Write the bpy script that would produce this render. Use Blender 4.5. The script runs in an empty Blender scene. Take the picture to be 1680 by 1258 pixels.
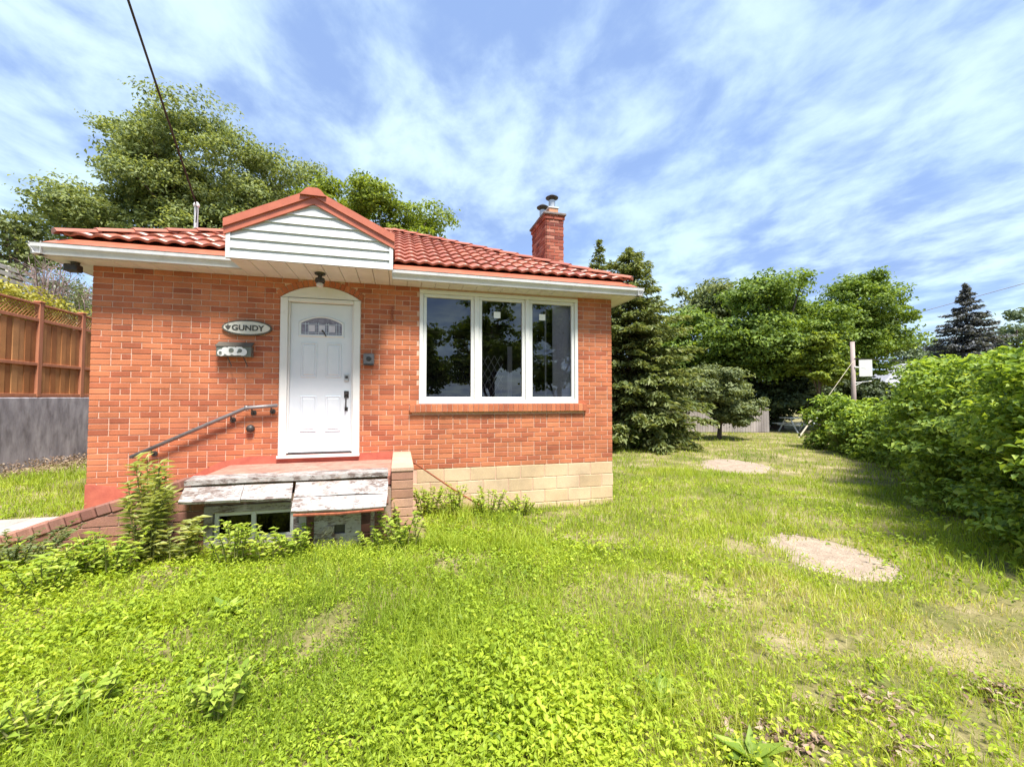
import bpy, math, random
import numpy as np
from mathutils import Vector, Matrix
random.seed(7)
rng = np.random.default_rng(11)
R = math.radians
sc = bpy.context.scene
col = sc.collection

# ------------------------------------------------------------------ camera
F = 690.0                       # focal length in photo pixels (photo 1680 wide)
YAW, PITCH = R(15.0), R(1.9)
CAM = Vector((0, 0, 1.75))
cam = bpy.data.cameras.new('camera')
cam.sensor_width = 36.0; cam.sensor_fit = 'HORIZONTAL'
cam.lens = 36.0 * F / 1680.0
cam.clip_start = 0.05; cam.clip_end = 3000
co = bpy.data.objects.new('camera', cam); col.objects.link(co)
co.location = CAM; co.rotation_euler = (R(90) + PITCH, 0, -YAW)
sc.camera = co

# ------------------------------------------------------------------ sky, sun, exposure
SUN_EL, SUN_AZ = R(63), R(166)     # azimuth measured clockwise from +Y
SUN_DIR = Vector((math.sin(SUN_AZ) * math.cos(SUN_EL), math.cos(SUN_AZ) * math.cos(SUN_EL), math.sin(SUN_EL)))
world = bpy.data.worlds.new('World'); sc.world = world; world.use_nodes = True
wn, wl = world.node_tree.nodes, world.node_tree.links
wn.clear()

def wnode(t, **k):
    n = wn.new(t)
    for a, b in k.items(): setattr(n, a, b)
    return n

def wmath(op, a, b=None, c=None):
    n = wn.new('ShaderNodeMath'); n.operation = op
    for i, v in enumerate((a, b, c)):
        if v is None: continue
        if isinstance(v, (int, float)): n.inputs[i].default_value = v
        else: wl.new(v, n.inputs[i])
    return n.outputs[0]

wout = wnode('ShaderNodeOutputWorld'); wbg = wnode('ShaderNodeBackground')
wl.new(wbg.outputs[0], wout.inputs[0])
sky = wnode('ShaderNodeTexSky'); sky.sky_type = 'NISHITA'; sky.sun_disc = False
sky.sun_elevation = SUN_EL; sky.sun_rotation = SUN_AZ
sky.air_density = 1.0; sky.dust_density = 0.6; sky.ozone_density = 2.5
tc = wnode('ShaderNodeTexCoord')
sep = wnode('ShaderNodeSeparateXYZ'); wl.new(tc.outputs['Generated'], sep.inputs[0])
zz = wmath('ADD', wmath('MAXIMUM', sep.outputs[2], 0.0), 0.14)
px_ = wmath('DIVIDE', sep.outputs[0], zz); py_ = wmath('DIVIDE', sep.outputs[1], zz)
comb = wnode('ShaderNodeCombineXYZ'); wl.new(px_, comb.inputs[0]); wl.new(py_, comb.inputs[1])
mp = wnode('ShaderNodeMapping'); wl.new(comb.outputs[0], mp.inputs[0])
mp.inputs['Rotation'].default_value = (0, 0, R(-38)); mp.inputs['Scale'].default_value = (1.2, 0.92, 1)
mp.inputs['Location'].default_value = (3.3, 1.7, 0)
def wnoise(scale, detail, rough, dist, vec):
    n = wnode('ShaderNodeTexNoise'); n.inputs['Scale'].default_value = scale
    n.inputs['Detail'].default_value = detail; n.inputs['Roughness'].default_value = rough
    n.inputs['Distortion'].default_value = dist; wl.new(vec, n.inputs['Vector']); return n
nA = wnoise(1.1, 8, 0.52, 0.15, mp.outputs[0])
nB = wnoise(3.9, 10, 0.58, 0.2, mp.outputs[0])
mixn = wmath('ADD', wmath('MULTIPLY', nA.outputs[0], 0.50), wmath('MULTIPLY', nB.outputs[0], 0.50))
mr = wnode('ShaderNodeMapRange'); mr.interpolation_type = 'SMOOTHSTEP'
wl.new(mixn, mr.inputs[0]); mr.inputs[1].default_value = 0.40; mr.inputs[2].default_value = 0.63
nC = wnoise(0.55, 5, 0.5, 0.3, mp.outputs[0])
cr = wnode('ShaderNodeMapRange'); cr.interpolation_type = 'SMOOTHSTEP'
wl.new(nC.outputs[0], cr.inputs[0]); cr.inputs[1].default_value = 0.38; cr.inputs[2].default_value = 0.62
cloudcol = wnode('ShaderNodeMix', data_type='RGBA')
cloudcol.inputs[6].default_value = (1.02, 1.52, 2.68, 1)      # thin blue-grey cloud sheet
cloudcol.inputs[7].default_value = (2.45, 3.15, 3.65, 1)     # bright sunlit cloud
wl.new(mr.outputs[0], cloudcol.inputs[0])
cover = wmath('ADD', wmath('MULTIPLY', cr.outputs[0], 0.20), 0.76)
skymix = wnode('ShaderNodeMix', data_type='RGBA')
wl.new(cover, skymix.inputs[0]); wl.new(sky.outputs[0], skymix.inputs[6]); wl.new(cloudcol.outputs[2], skymix.inputs[7])
wl.new(skymix.outputs[2], wbg.inputs['Color'])
wbg.inputs['Strength'].default_value = 0.10

sun = bpy.data.lights.new('sun', 'SUN'); sun.energy = 3.1; sun.angle = R(14); sun.color = (1.0, 0.95, 0.86)
so = bpy.data.objects.new('sun', sun); col.objects.link(so)
so.rotation_euler = (-SUN_DIR).to_track_quat('-Z', 'Y').to_euler(); so.location = (10, -20, 40)
sc.view_settings.view_transform = 'Standard'; sc.view_settings.look = 'None'
sc.view_settings.exposure = 1.78; sc.view_settings.gamma = 1.0
sc.view_settings.use_curve_mapping = False
sc.render.engine = 'CYCLES'
sc.cycles.max_bounces = 7; sc.cycles.diffuse_bounces = 3; sc.cycles.glossy_bounces = 3
sc.cycles.transparent_max_bounces = 8; sc.cycles.transmission_bounces = 4
sc.cycles.use_denoising = True

# ------------------------------------------------------------------ pixel helpers (photo pixels, 1680 x 1258)
_s, _c = math.sin(YAW), math.cos(YAW); _sp, _cp = math.sin(PITCH), math.cos(PITCH)
FW = Vector((_s * _cp, _c * _cp, _sp)); RT = Vector((_c, -_s, 0)); UP = Vector((-_s * _sp, -_c * _sp, _cp))
def ray(px, py): return FW + RT * ((px - 840) / F) - UP * ((py - 629) / F)
def PY(px, py, Y): d = ray(px, py); return CAM + d * (Y / d.y)
def PX(px, py, X): d = ray(px, py); return CAM + d * (X / d.x)
def PZ(px, py, Z): d = ray(px, py); return CAM + d * ((Z - CAM.z) / d.z)
def PD(px, py, D): return CAM + ray(px, py) * D      # D = distance along the view axis

# ------------------------------------------------------------------ materials
MATS = {}
def newmat(name):
    m = bpy.data.materials.new(name); m.use_nodes = True
    nt = m.node_tree; nt.nodes.clear()
    out = nt.nodes.new('ShaderNodeOutputMaterial'); b = nt.nodes.new('ShaderNodeBsdfPrincipled')
    nt.links.new(b.outputs[0], out.inputs[0]); MATS[name] = m
    return m, nt, b, out
def rgba(c): return (c[0], c[1], c[2], 1)
def nnoise(nt, scale, detail=5, rough=0.6, vec=None, stretch=None, dist=0.0):
    if vec is None:
        g = nt.nodes.new('ShaderNodeNewGeometry'); vec = g.outputs['Position']
    if stretch:
        mpn = nt.nodes.new('ShaderNodeMapping'); mpn.inputs['Scale'].default_value = stretch
        nt.links.new(vec, mpn.inputs[0]); vec = mpn.outputs[0]
    n = nt.nodes.new('ShaderNodeTexNoise'); n.inputs['Scale'].default_value = scale
    n.inputs['Detail'].default_value = detail; n.inputs['Roughness'].default_value = rough
    n.inputs['Distortion'].default_value = dist
    nt.links.new(vec, n.inputs['Vector']); return n.outputs[0]
def nramp(nt, fac, stops, interp='LINEAR'):
    r = nt.nodes.new('ShaderNodeValToRGB'); r.color_ramp.interpolation = interp
    e = r.color_ramp.elements
    while len(e) < len(stops): e.new(0.5)
    for i, (p, c) in enumerate(stops): e[i].position = p; e[i].color = rgba(c)
    nt.links.new(fac, r.inputs[0]); return r.outputs[0]
def nmix(nt, fac, a, b, blend='MIX'):
    n = nt.nodes.new('ShaderNodeMix'); n.data_type = 'RGBA'; n.blend_type = blend
    for idx, v in ((0, fac), (6, a), (7, b)):
        if isinstance(v, (int, float)): n.inputs[idx].default_value = v
        elif isinstance(v, tuple): n.inputs[idx].default_value = rgba(v)
        else: nt.links.new(v, n.inputs[idx])
    return n.outputs[2]
def nmath(nt, op, a, b=None):
    n = nt.nodes.new('ShaderNodeMath'); n.operation = op
    for i, v in enumerate((a, b)):
        if v is None: continue
        if isinstance(v, (int, float)): n.inputs[i].default_value = v
        else: nt.links.new(v, n.inputs[i])
    return n.outputs[0]
def nbump(nt, b, h, strength, dist=0.01):
    n = nt.nodes.new('ShaderNodeBump'); n.inputs['Strength'].default_value = strength
    n.inputs['Distance'].default_value = dist; nt.links.new(h, n.inputs['Height'])
    nt.links.new(n.outputs[0], b.inputs['Normal'])
def pm(name, c1, c2, scale=8, rough=0.6, bump=0.2, metallic=0.0, spec=0.5, stretch=None, lo=0.35, hi=0.65, fine=None, bd=0.01):
    m, nt, b, out = newmat(name)
    n = nnoise(nt, scale, 6, 0.62, stretch=stretch)
    c = nramp(nt, n, [(lo, c1), (hi, c2)])
    if fine:
        f = nnoise(nt, fine[0], 4, 0.6, stretch=stretch)
        fr = nramp(nt, f, [(fine[1], (1, 1, 1)), (fine[2], fine[3])])
        c = nmix(nt, 1.0, c, fr, 'MULTIPLY')
    nt.links.new(c, b.inputs['Base Color'])
    b.inputs['Roughness'].default_value = rough; b.inputs['Metallic'].default_value = metallic
    b.inputs['Specular IOR Level'].default_value = spec
    if bump: nbump(nt, b, nnoise(nt, scale * 6, 4, 0.6, stretch=stretch), bump, bd)
    return m
def island_random(nt):
    g = nt.nodes.new('ShaderNodeNewGeometry'); o = nt.nodes.new('ShaderNodeObjectInfo')
    return nmath(nt, 'FRACT', nmath(nt, 'ADD', g.outputs['Random Per Island'], o.outputs['Random']))
def brickmat(name, stops, bump=0.5, rough=0.85):
    m, nt, b, out = newmat(name)
    r = island_random(nt)
    c = nramp(nt, r, stops)
    n = nnoise(nt, 1.7, 7, 0.65); c = nmix(nt, 0.7, c, nramp(nt, n, [(0.3, (0.62, 0.6, 0.6)), (0.7, (1.25, 1.2, 1.15))]), 'MULTIPLY')
    n2 = nnoise(nt, 70, 4, 0.7); c = nmix(nt, 0.45, c, nramp(nt, n2, [(0.35, (0.7, 0.66, 0.64)), (0.65, (1.15, 1.15, 1.15))]), 'MULTIPLY')
    nt.links.new(c, b.inputs['Base Color']); b.inputs['Roughness'].default_value = rough
    b.inputs['Specular IOR Level'].default_value = 0.25
    nbump(nt, b, nnoise(nt, 120, 4, 0.7), bump, 0.004)
    return m
def leafmat(name, stops, trans=0.35, rough=0.55, attr=None, spec=0.35):
    m, nt, b, out = newmat(name)
    if attr:
        a = nt.nodes.new('ShaderNodeAttribute'); a.attribute_name = attr; f = a.outputs['Fac']
    else:
        f = island_random(nt)
    c = nramp(nt, f, stops)
    nt.links.new(c, b.inputs['Base Color']); b.inputs['Roughness'].default_value = rough
    b.inputs['Specular IOR Level'].default_value = spec
    t = nt.nodes.new('ShaderNodeBsdfTranslucent')
    tcx = nmix(nt, 1.0, c, (1.25, 1.15, 0.55), 'MULTIPLY'); nt.links.new(tcx, t.inputs[0])
    mx = nt.nodes.new('ShaderNodeMixShader'); mx.inputs[0].default_value = trans
    nt.links.new(b.outputs[0], mx.inputs[1]); nt.links.new(t.outputs[0], mx.inputs[2])
    nt.links.new(mx.outputs[0], out.inputs[0]); return m

brick_m = brickmat('brick_red', [(0.0, (0.33, 0.10, 0.054)), (0.2, (0.42, 0.135, 0.068)), (0.6, (0.475, 0.166, 0.081)), (0.9, (0.51, 0.188, 0.094)), (1.0, (0.38, 0.116, 0.065))])
brick_brown = brickmat('brick_brown', [(0.0, (0.20, 0.095, 0.075)), (0.35, (0.29, 0.13, 0.10)), (0.7, (0.36, 0.185, 0.135)), (1.0, (0.24, 0.12, 0.10))])
brick_chim = brickmat('brick_chimney', [(0.0, (0.17, 0.05, 0.04)), (0.4, (0.30, 0.085, 0.055)), (0.75, (0.38, 0.13, 0.085)), (1.0, (0.44, 0.22, 0.17))])
mortar_m = pm('mortar', (0.53, 0.32, 0.24), (0.63, 0.41, 0.31), 14, 0.95, 0.5)
mortar_d = pm('mortar_dark', (0.20, 0.13, 0.10), (0.34, 0.24, 0.19), 14, 0.95, 0.5)
block_m = brickmat('foundation_block', [(0.0, (0.50, 0.37, 0.23)), (0.5, (0.60, 0.46, 0.30)), (1.0, (0.54, 0.42, 0.29))])
mortar_b = pm('mortar_block', (0.33, 0.25, 0.17), (0.46, 0.35, 0.24), 14, 0.95, 0.4)
white_m = pm('white_vinyl', (0.52, 0.54, 0.55), (0.59, 0.60, 0.61), 3, 0.4, 0.03, fine=(7, 0.52, 0.8, (0.80, 0.78, 0.74)))
frame_m = pm('white_frame', (0.64, 0.64, 0.63), (0.69, 0.69, 0.68), 2, 0.35, 0.0, fine=(9, 0.6, 0.9, (0.84, 0.82, 0.78)))
door_m = pm('door_paint', (0.60, 0.65, 0.71), (0.65, 0.69, 0.74), 4, 0.35, 0.03, fine=(14, 0.66, 0.9, (0.82, 0.82, 0.82)))
gutter_m = pm('gutter_paint', (0.50, 0.50, 0.52), (0.58, 0.58, 0.59), 5, 0.3, 0.02, fine=(6, 0.5, 0.9, (0.72, 0.70, 0.68)))
soffit_m = pm('soffit_paint', (0.60, 0.58, 0.57), (0.68, 0.66, 0.65), 5, 0.55, 0.03, fine=(10, 0.6, 0.9, (0.8, 0.78, 0.76)))
tile_m, _nt, _b, _o = newmat('roof_tile_metal')
_cc = nramp(_nt, island_random(_nt), [(0.0, (0.36, 0.11, 0.066)), (0.5, (0.42, 0.14, 0.082)), (1.0, (0.33, 0.10, 0.066))])
_cc = nmix(_nt, 0.5, _cc, nramp(_nt, nnoise(_nt, 2.6, 7, 0.7), [(0.33, (0.55, 0.53, 0.52)), (0.62, (1.22, 1.2, 1.2))]), 'MULTIPLY')
_nt.links.new(_cc, _b.inputs['Base Color']); _b.inputs['Roughness'].default_value = 0.38; _b.inputs['Specular IOR Level'].default_value = 0.6
nbump(_nt, _b, nnoise(_nt, 40, 4, 0.6), 0.12, 0.004)
redmetal = pm('red_metal', (0.38, 0.10, 0.058), (0.46, 0.135, 0.078), 4, 0.4, 0.05, fine=(18, 0.6, 0.9, (0.7, 0.66, 0.64)))
redpaint = pm('red_floor_paint', (0.36, 0.14, 0.105), (0.46, 0.215, 0.165), 5, 0.75, 0.25, fine=(12, 0.5, 0.75, (0.62, 0.58, 0.55)))
parge_m = pm('red_parging', (0.36, 0.085, 0.055), (0.48, 0.13, 0.08), 6, 0.8, 0.3)
dark_m = pm('dark_iron', (0.02, 0.018, 0.018), (0.05, 0.042, 0.04), 20, 0.5, 0.1)
rail_m = pm('grey_pipe', (0.16, 0.15, 0.155), (0.24, 0.22, 0.225), 14, 0.45, 0.1, metallic=0.4)
steel_m = pm('galvanised', (0.40, 0.41, 0.43), (0.55, 0.56, 0.57), 12, 0.4, 0.05, metallic=0.8)
rust_m = pm('rusty_iron', (0.20, 0.05, 0.025), (0.34, 0.10, 0.045), 30, 0.85, 0.3)
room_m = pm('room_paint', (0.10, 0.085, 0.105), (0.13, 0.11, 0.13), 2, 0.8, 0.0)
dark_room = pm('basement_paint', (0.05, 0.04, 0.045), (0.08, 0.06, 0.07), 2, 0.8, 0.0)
curtain_m = pm('white_board_inside', (0.72, 0.76, 0.82), (0.78, 0.8, 0.84), 3, 0.6, 0.05, fine=(5, 0.62, 0.72, (0.3, 0.25, 0.24)), stretch=(3, 3, 1))
concrete_m = pm('concrete', (0.31, 0.285, 0.26), (0.41, 0.38, 0.345), 3, 0.9, 0.35, fine=(25, 0.5, 0.85, (0.74, 0.72, 0.70)))
retain_m = pm('retaining_concrete', (0.24, 0.22, 0.25), (0.46, 0.43, 0.47), 1.5, 0.9, 0.35, stretch=(1, 2.0, 0.75), fine=(3.2, 0.45, 0.75, (0.50, 0.47, 0.47)))
wood_m = brickmat('cedar_board', [(0.0, (0.34, 0.14, 0.055)), (0.5, (0.47, 0.215, 0.085)), (0.8, (0.55, 0.28, 0.12)), (1.0, (0.40, 0.17, 0.07))], 0.3)
wood_post = pm('cedar_post', (0.36, 0.13, 0.07), (0.44, 0.18, 0.095), 5, 0.85, 0.25, stretch=(3, 3, 0.4))
greywood = brickmat('grey_board', [(0.0, (0.26, 0.235, 0.23)), (0.6, (0.36, 0.33, 0.32)), (1.0, (0.30, 0.27, 0.25))], 0.4)
palewood = pm('pale_fence', (0.48, 0.44, 0.41), (0.60, 0.56, 0.53), 5, 0.85, 0.2, stretch=(1, 1, 3))
bark_m = pm('bark', (0.07, 0.052, 0.042), (0.15, 0.115, 0.095), 9, 0.95, 0.8, stretch=(1, 1, 0.3), bd=0.03)
twig_m = pm('pink_twig', (0.24, 0.16, 0.155), (0.34, 0.25, 0.24), 9, 0.9, 0.2)
stem_m = pm('green_stem', (0.13, 0.14, 0.045), (0.20, 0.19, 0.07), 9, 0.8, 0.1)
# weathered white paint on boards
def peeling(name, seed, thr=0.5):
    """old white paint flaking off grey-brown wood"""
    m, nt, b, out = newmat(name)
    n = nnoise(nt, 34, 8, 0.72, stretch=(0.35, 1.5, 1.5), dist=1.0)
    n2 = nnoise(nt, 5.5, 5, 0.65); 
    f = nmath(nt, 'ADD', nmath(nt, 'MULTIPLY', n, 0.55), nmath(nt, 'MULTIPLY', n2, 0.45))
    paint = nramp(nt, nnoise(nt, 9, 6, 0.7), [(0.3, (0.27, 0.24, 0.23)), (0.7, (0.44, 0.41, 0.395))])
    wood = nramp(nt, nnoise(nt, 60, 4, 0.6, stretch=(0.2, 1, 1)), [(0.3, (0.075, 0.055, 0.05)), (0.7, (0.22, 0.165, 0.145))])
    c = nmix(nt, nramp(nt, f, [(thr - .055, (0, 0, 0)), (thr, (1, 1, 1))]), wood, paint)
    rs = nramp(nt, nnoise(nt, 2.6, 4, 0.6), [(0.60, (1, 1, 1)), (0.72, (0.80, 0.45, 0.30))])
    c = nmix(nt, 0.8, c, rs, 'MULTIPLY')
    nt.links.new(c, b.inputs['Base Color']); b.inputs['Roughness'].default_value = 0.85; b.inputs['Specular IOR Level'].default_value = 0.2
    nbump(nt, b, f, 0.6, 0.01); return m
peel_m = peeling('peeling_paint', 1, .515)
peel2_m = peeling('peeling_paint_light', 2, .495)
# glass
def glassmat(name, ior=2.0, tint=(0.80, 0.78, 0.86)):
    m = bpy.data.materials.new(name); m.use_nodes = True; nt = m.node_tree; nt.nodes.clear()
    out = nt.nodes.new('ShaderNodeOutputMaterial'); mx = nt.nodes.new('ShaderNodeMixShader')
    t = nt.nodes.new('ShaderNodeBsdfTransparent'); t.inputs[0].default_value = rgba(tint)
    g = nt.nodes.new('ShaderNodeBsdfGlossy'); g.inputs['Roughness'].default_value = 0.0
    fr = nt.nodes.new('ShaderNodeFresnel'); fr.inputs[0].default_value = ior
    nt.links.new(fr.outputs[0], mx.inputs[0]); nt.links.new(t.outputs[0], mx.inputs[1]); nt.links.new(g.outputs[0], mx.inputs[2])
    nt.links.new(mx.outputs[0], out.inputs[0]); MATS[name] = m; return m
glass_m = glassmat('window_glass', 2.1)
glass_b = glassmat('basement_glass', 1.45, (.6, .57, .62))
leaded_m = pm('leaded_glass', (0.13, 0.12, 0.16), (0.24, 0.22, 0.28), 22, 0.15, 0.2)
frost_m = pm('frosted_square', (0.52, 0.5, 0.58), (0.6, 0.58, 0.66), 12, 0.25, 0.1)

# ------------------------------------------------------------------ mesh helpers
class MB:
    def __init__(s): s.v = []; s.f = []
    def add(s, vs, fs):
        o = len(s.v); s.v += [tuple(v) for v in vs]; s.f += [tuple(i + o for i in f) for f in fs]; return s
    def box(s, x0, x1, y0, y1, z0, z1):
        return s.add([(x0, y0, z0), (x1, y0, z0), (x1, y1, z0), (x0, y1, z0), (x0, y0, z1), (x1, y0, z1), (x1, y1, z1), (x0, y1, z1)],
                     [(0, 3, 2, 1), (4, 5, 6, 7), (0, 1, 5, 4), (1, 2, 6, 5), (2, 3, 7, 6), (3, 0, 4, 7)])
    def cbox(s, x0, x1, y0, y1, z0, z1, c=0.004, M=None):
        c = min(c, (x1 - x0) * .45, (y1 - y0) * .45, (z1 - z0) * .45)
        X, Y, Z = (x0, x1), (y0, y1), (z0, z1); vs = []; idx = {}
        for i in (0, 1):
            for j in (0, 1):
                for k in (0, 1):
                    sx, sy, sz = (1, -1)[i], (1, -1)[j], (1, -1)[k]
                    for a in range(3):
                        p = [X[i], Y[j], Z[k]]
                        for b, sg in ((0, sx), (1, sy), (2, sz)):
                            if b != a: p[b] += sg * c
                        idx[(i, j, k, a)] = len(vs); vs.append(p)
        fs = []
        def g(i, j, k, a): return idx[(i, j, k, a)]
        for i in (0, 1):
            q = [g(i, 0, 0, 0), g(i, 1, 0, 0), g(i, 1, 1, 0), g(i, 0, 1, 0)]; fs.append(q if i else q[::-1])
            q = [g(0, i, 0, 1), g(0, i, 1, 1), g(1, i, 1, 1), g(1, i, 0, 1)]; fs.append(q if i else q[::-1])
            q = [g(0, 0, i, 2), g(1, 0, i, 2), g(1, 1, i, 2), g(0, 1, i, 2)]; fs.append(q if i else q[::-1])
        for i in (0, 1):
            for j in (0, 1):
                q = [g(i, j, 0, 0), g(i, j, 0, 1), g(i, j, 1, 1), g(i, j, 1, 0)]; fs.append(q if i == j else q[::-1])
                q = [g(i, 0, j, 0), g(i, 1, j, 0), g(i, 1, j, 2), g(i, 0, j, 2)]
                q = [g(i, 0, j, 0), g(i, 0, j, 2), g(i, 1, j, 2), g(i, 1, j, 0)]; fs.append(q if i != j else q[::-1])
                q = [g(0, i, j, 1), g(0, i, j, 2), g(1, i, j, 2), g(1, i, j, 1)]; fs.append(q if i == j else q[::-1])
        for i in (0, 1):
            for j in (0, 1):
                for k in (0, 1):
                    t = [g(i, j, k, 0), g(i, j, k, 1), g(i, j, k, 2)]; fs.append(t if (i + j + k) % 2 else t[::-1])
        if M is not None: vs = [M @ Vector(p) for p in vs]
        return s.add(vs, fs)
    def tube(s, pts, rad, n=8, caps=True):
        pts = [Vector(p) for p in pts]; m = len(pts)
        if isinstance(rad, (int, float)): rad = [rad] * m
        up = Vector((0.13, 0.31, 0.94)); rings = []; o = len(s.v)
        for i in range(m):
            d = (pts[min(i + 1, m - 1)] - pts[max(i - 1, 0)]).normalized()
            a = d.cross(up)
            if a.length < 1e-3: a = d.cross(Vector((1, 0, 0)))
            a.normalize(); b = d.cross(a)
            for k in range(n):
                t = 2 * math.pi * k / n
                s.v.append(tuple(pts[i] + (a * math.cos(t) + b * math.sin(t)) * rad[i]))
        for i in range(m - 1):
            for k in range(n):
                s.f.append((o + i * n + k, o + (i + 1) * n + k, o + (i + 1) * n + (k + 1) % n, o + i * n + (k + 1) % n))
        if caps:
            s.f.append(tuple(o + k for k in range(n))); s.f.append(tuple(o + (m - 1) * n + k for k in range(n))[::-1])
        return s
    def lathe(s, prof, c, n=16, axis='z'):
        o = len(s.v); c = Vector(c)
        for r, h in prof:
            for k in range(n):
                t = 2 * math.pi * k / n; a, b = r * math.cos(t), r * math.sin(t)
                p = Vector((a, b, h)) if axis == 'z' else Vector((a, h, b))
                s.v.append(tuple(c + p))
        for i in range(len(prof) - 1):
            for k in range(n):
                s.f.append((o + i * n + k, o + i * n + (k + 1) % n, o + (i + 1) * n + (k + 1) % n, o + (i + 1) * n + k))
        s.f.append(tuple(o + k for k in range(n))[::-1]); s.f.append(tuple(o + (len(prof) - 1) * n + k for k in range(n)))
        return s
    def prism(s, poly, y0, y1):           # polygon in XZ extruded along Y
        n = len(poly)
        vs = [(x, y0, z) for x, z in poly] + [(x, y1, z) for x, z in poly]
        fs = [tuple(range(n)), tuple(range(2 * n - 1, n - 1, -1))]
        fs += [(i, i + n, (i + 1) % n + n, (i + 1) % n) for i in range(n)]
        return s.add(vs, fs)
    def mesh(s, name, mat=None, smooth=False):
        me = bpy.data.meshes.new(name); me.from_pydata(s.v, [], s.f)
        if mat: me.materials.append(mat)
        if smooth: me.polygons.foreach_set('use_smooth', [True] * len(me.polygons))
        me.update(); return me
    def build(s, name, mat, parent=None, smooth=False):
        return link(name, s.mesh(name, mat, smooth), parent)
def link(name, me, parent=None, loc=None):
    o = bpy.data.objects.new(name, me); col.objects.link(o)
    if parent is not None: o.parent = parent
    if loc is not None: o.location = loc
    return o
def tag(o, label=None, cat=None, group=None, kind=None):
    if label: o['label'] = label
    if cat: o['category'] = cat
    if group: o['group'] = group
    if kind: o['kind'] = kind
    return o
def thing(name, label, cat, group=None):
    o = bpy.data.objects.new(name, None); col.objects.link(o); o.empty_display_size = 0.1
    return tag(o, label, cat, group)
def npmesh(name, V, Fq, mat, parent=None, tint=None, nv=4):
    """V (n,3), Fq (m,k) all faces with k corners"""
    me = bpy.data.meshes.new(name)
    V = np.ascontiguousarray(V, np.float32); Fq = np.ascontiguousarray(Fq, np.int32)
    m, k = Fq.shape
    me.vertices.add(len(V)); me.vertices.foreach_set('co', V.ravel())
    me.loops.add(m * k); me.loops.foreach_set('vertex_index', Fq.ravel())
    me.polygons.add(m); me.polygons.foreach_set('loop_start', np.arange(0, m * k, k, dtype=np.int32))
    if tint is not None:
        a = me.attributes.new('tint', 'FLOAT', 'POINT'); a.data.foreach_set('value', np.ascontiguousarray(tint, np.float32))
    me.materials.append(mat); me.update(calc_edges=True)
    return link(name, me, parent)
def unit(a): return a / np.maximum(np.linalg.norm(a, axis=1, keepdims=True), 1e-9)
def leaves(name, P, N, L, W, mat, parent=None, fold=0.25, droop=0.3, D=None, tint=None):
    """one folded pointed leaf (4 corners, 2 triangles) at each point"""
    n = len(P); P = np.asarray(P, float); N = unit(np.asarray(N, float))
    if D is None: D = rng.normal(size=(n, 3))
    D = unit(D - (D * N).sum(1, keepdims=True) * N); S = np.cross(D, N)
    L = np.broadcast_to(L, n)[:, None]; W = np.broadcast_to(W, n)[:, None]
    base = P - D * L * .5; tip = P + D * L * .5 - N * L * droop * .5
    mid = P - D * L * .06
    a = mid + S * W * .5 + N * W * fold; b = mid - S * W * .5 + N * W * fold
    V = np.stack([base, a, tip, b], 1).reshape(-1, 3)
    i = np.arange(n)[:, None] * 4
    Fq = np.concatenate([i + np.array([[0, 1, 2]]), i + np.array([[0, 2, 3]])], 0)
    Fq = np.stack([i + np.array([[0, 1, 2]]), i + np.array([[0, 2, 3]])], 1).reshape(-1, 3)
    t = None if tint is None else np.repeat(tint, 4)
    return npmesh(name, V, Fq, mat, parent, t)

# smooth value noise for terrain and planting
_grid = rng.random((256, 256))
def vnoise(x, y, s):
    x = np.asarray(x, float) * s + 900.3; y = np.asarray(y, float) * s + 517.7
    xi, yi = np.floor(x).astype(int), np.floor(y).astype(int); fx, fy = x - xi, y - yi
    fx = fx * fx * (3 - 2 * fx); fy = fy * fy * (3 - 2 * fy)
    g = lambda a, b: _grid[a % 256, b % 256]
    return (g(xi, yi) * (1 - fx) + g(xi + 1, yi) * fx) * (1 - fy) + (g(xi, yi + 1) * (1 - fx) + g(xi + 1, yi + 1) * fx) * fy
def fbm(x, y, s): return .55 * vnoise(x, y, s) + .3 * vnoise(x, y, s * 2.1) + .15 * vnoise(x, y, s * 4.7)

# ------------------------------------------------------------------ house measures
YF = 6.40                                # facade plane
XL, XR = -3.72, 3.456                    # side walls
SOF = 3.40                               # soffit level
OV = 0.39
YB = 15.9
WIN = (PY(688, 560, YF).x, PY(948, 560, YF).x, 1.65, 3.37)
DOOR = (-1.592, -0.55, 0.93, 3.14); DCX = (DOOR[0] + DOOR[1]) / 2

def g_np(x, y):
    x = np.asarray(x, float); y = np.asarray(y, float)
    h = np.interp(x, [-7.2, -6, -4.5, -3.1, -2.27, -.6, .3, 1.5, 3, 90], [.46, .42, .38, .33, .23, .15, .10, .03, 0, 0])
    far = np.clip((y - 8) / 10, 0, 1)
    h = h * (1 - .55 * far)
    h = h + (fbm(x, y, .9) - .5) * .07 * np.clip(1.2 - far, .3, 1)
    return h
def g(x, y): return float(g_np(x, y))

# ------------------------------------------------------------------ ground
def axis_lines(a, b, step, lo, hi):
    mid = list(np.arange(a, b + 1e-6, step)); out = []; s = step; p = b
    while p < hi: s *= 1.25; p += s; out.append(p)
    s = step; p = a; pre = []
    while p > lo: s *= 1.25; p -= s; pre.append(p)
    return np.array(pre[::-1] + mid + out)
gx = axis_lines(-7.0, 16, .16, -600, 900); gy = axis_lines(-1, 12, .16, -500, 1200)
GX, GY = np.meshgrid(gx, gy); GZ = g_np(GX, GY)
GZ[(GX > XL + .1) & (GX < XR - .1) & (GY > YF + .1) & (GY < YB - .1)] = -.4
GZ[(GX > -2.1) & (GX < -.02) & (GY > 5.1) & (GY < YF + .3)] = -.4
nx, ny = len(gx), len(gy)
ii = (np.arange(ny - 1)[:, None] * nx + np.arange(nx - 1)[None, :]).ravel()
FQ = np.stack([ii, ii + 1, ii + 1 + nx, ii + nx], 1)
soil_m, _nt, _b, _o = newmat('lawn_soil')
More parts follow.
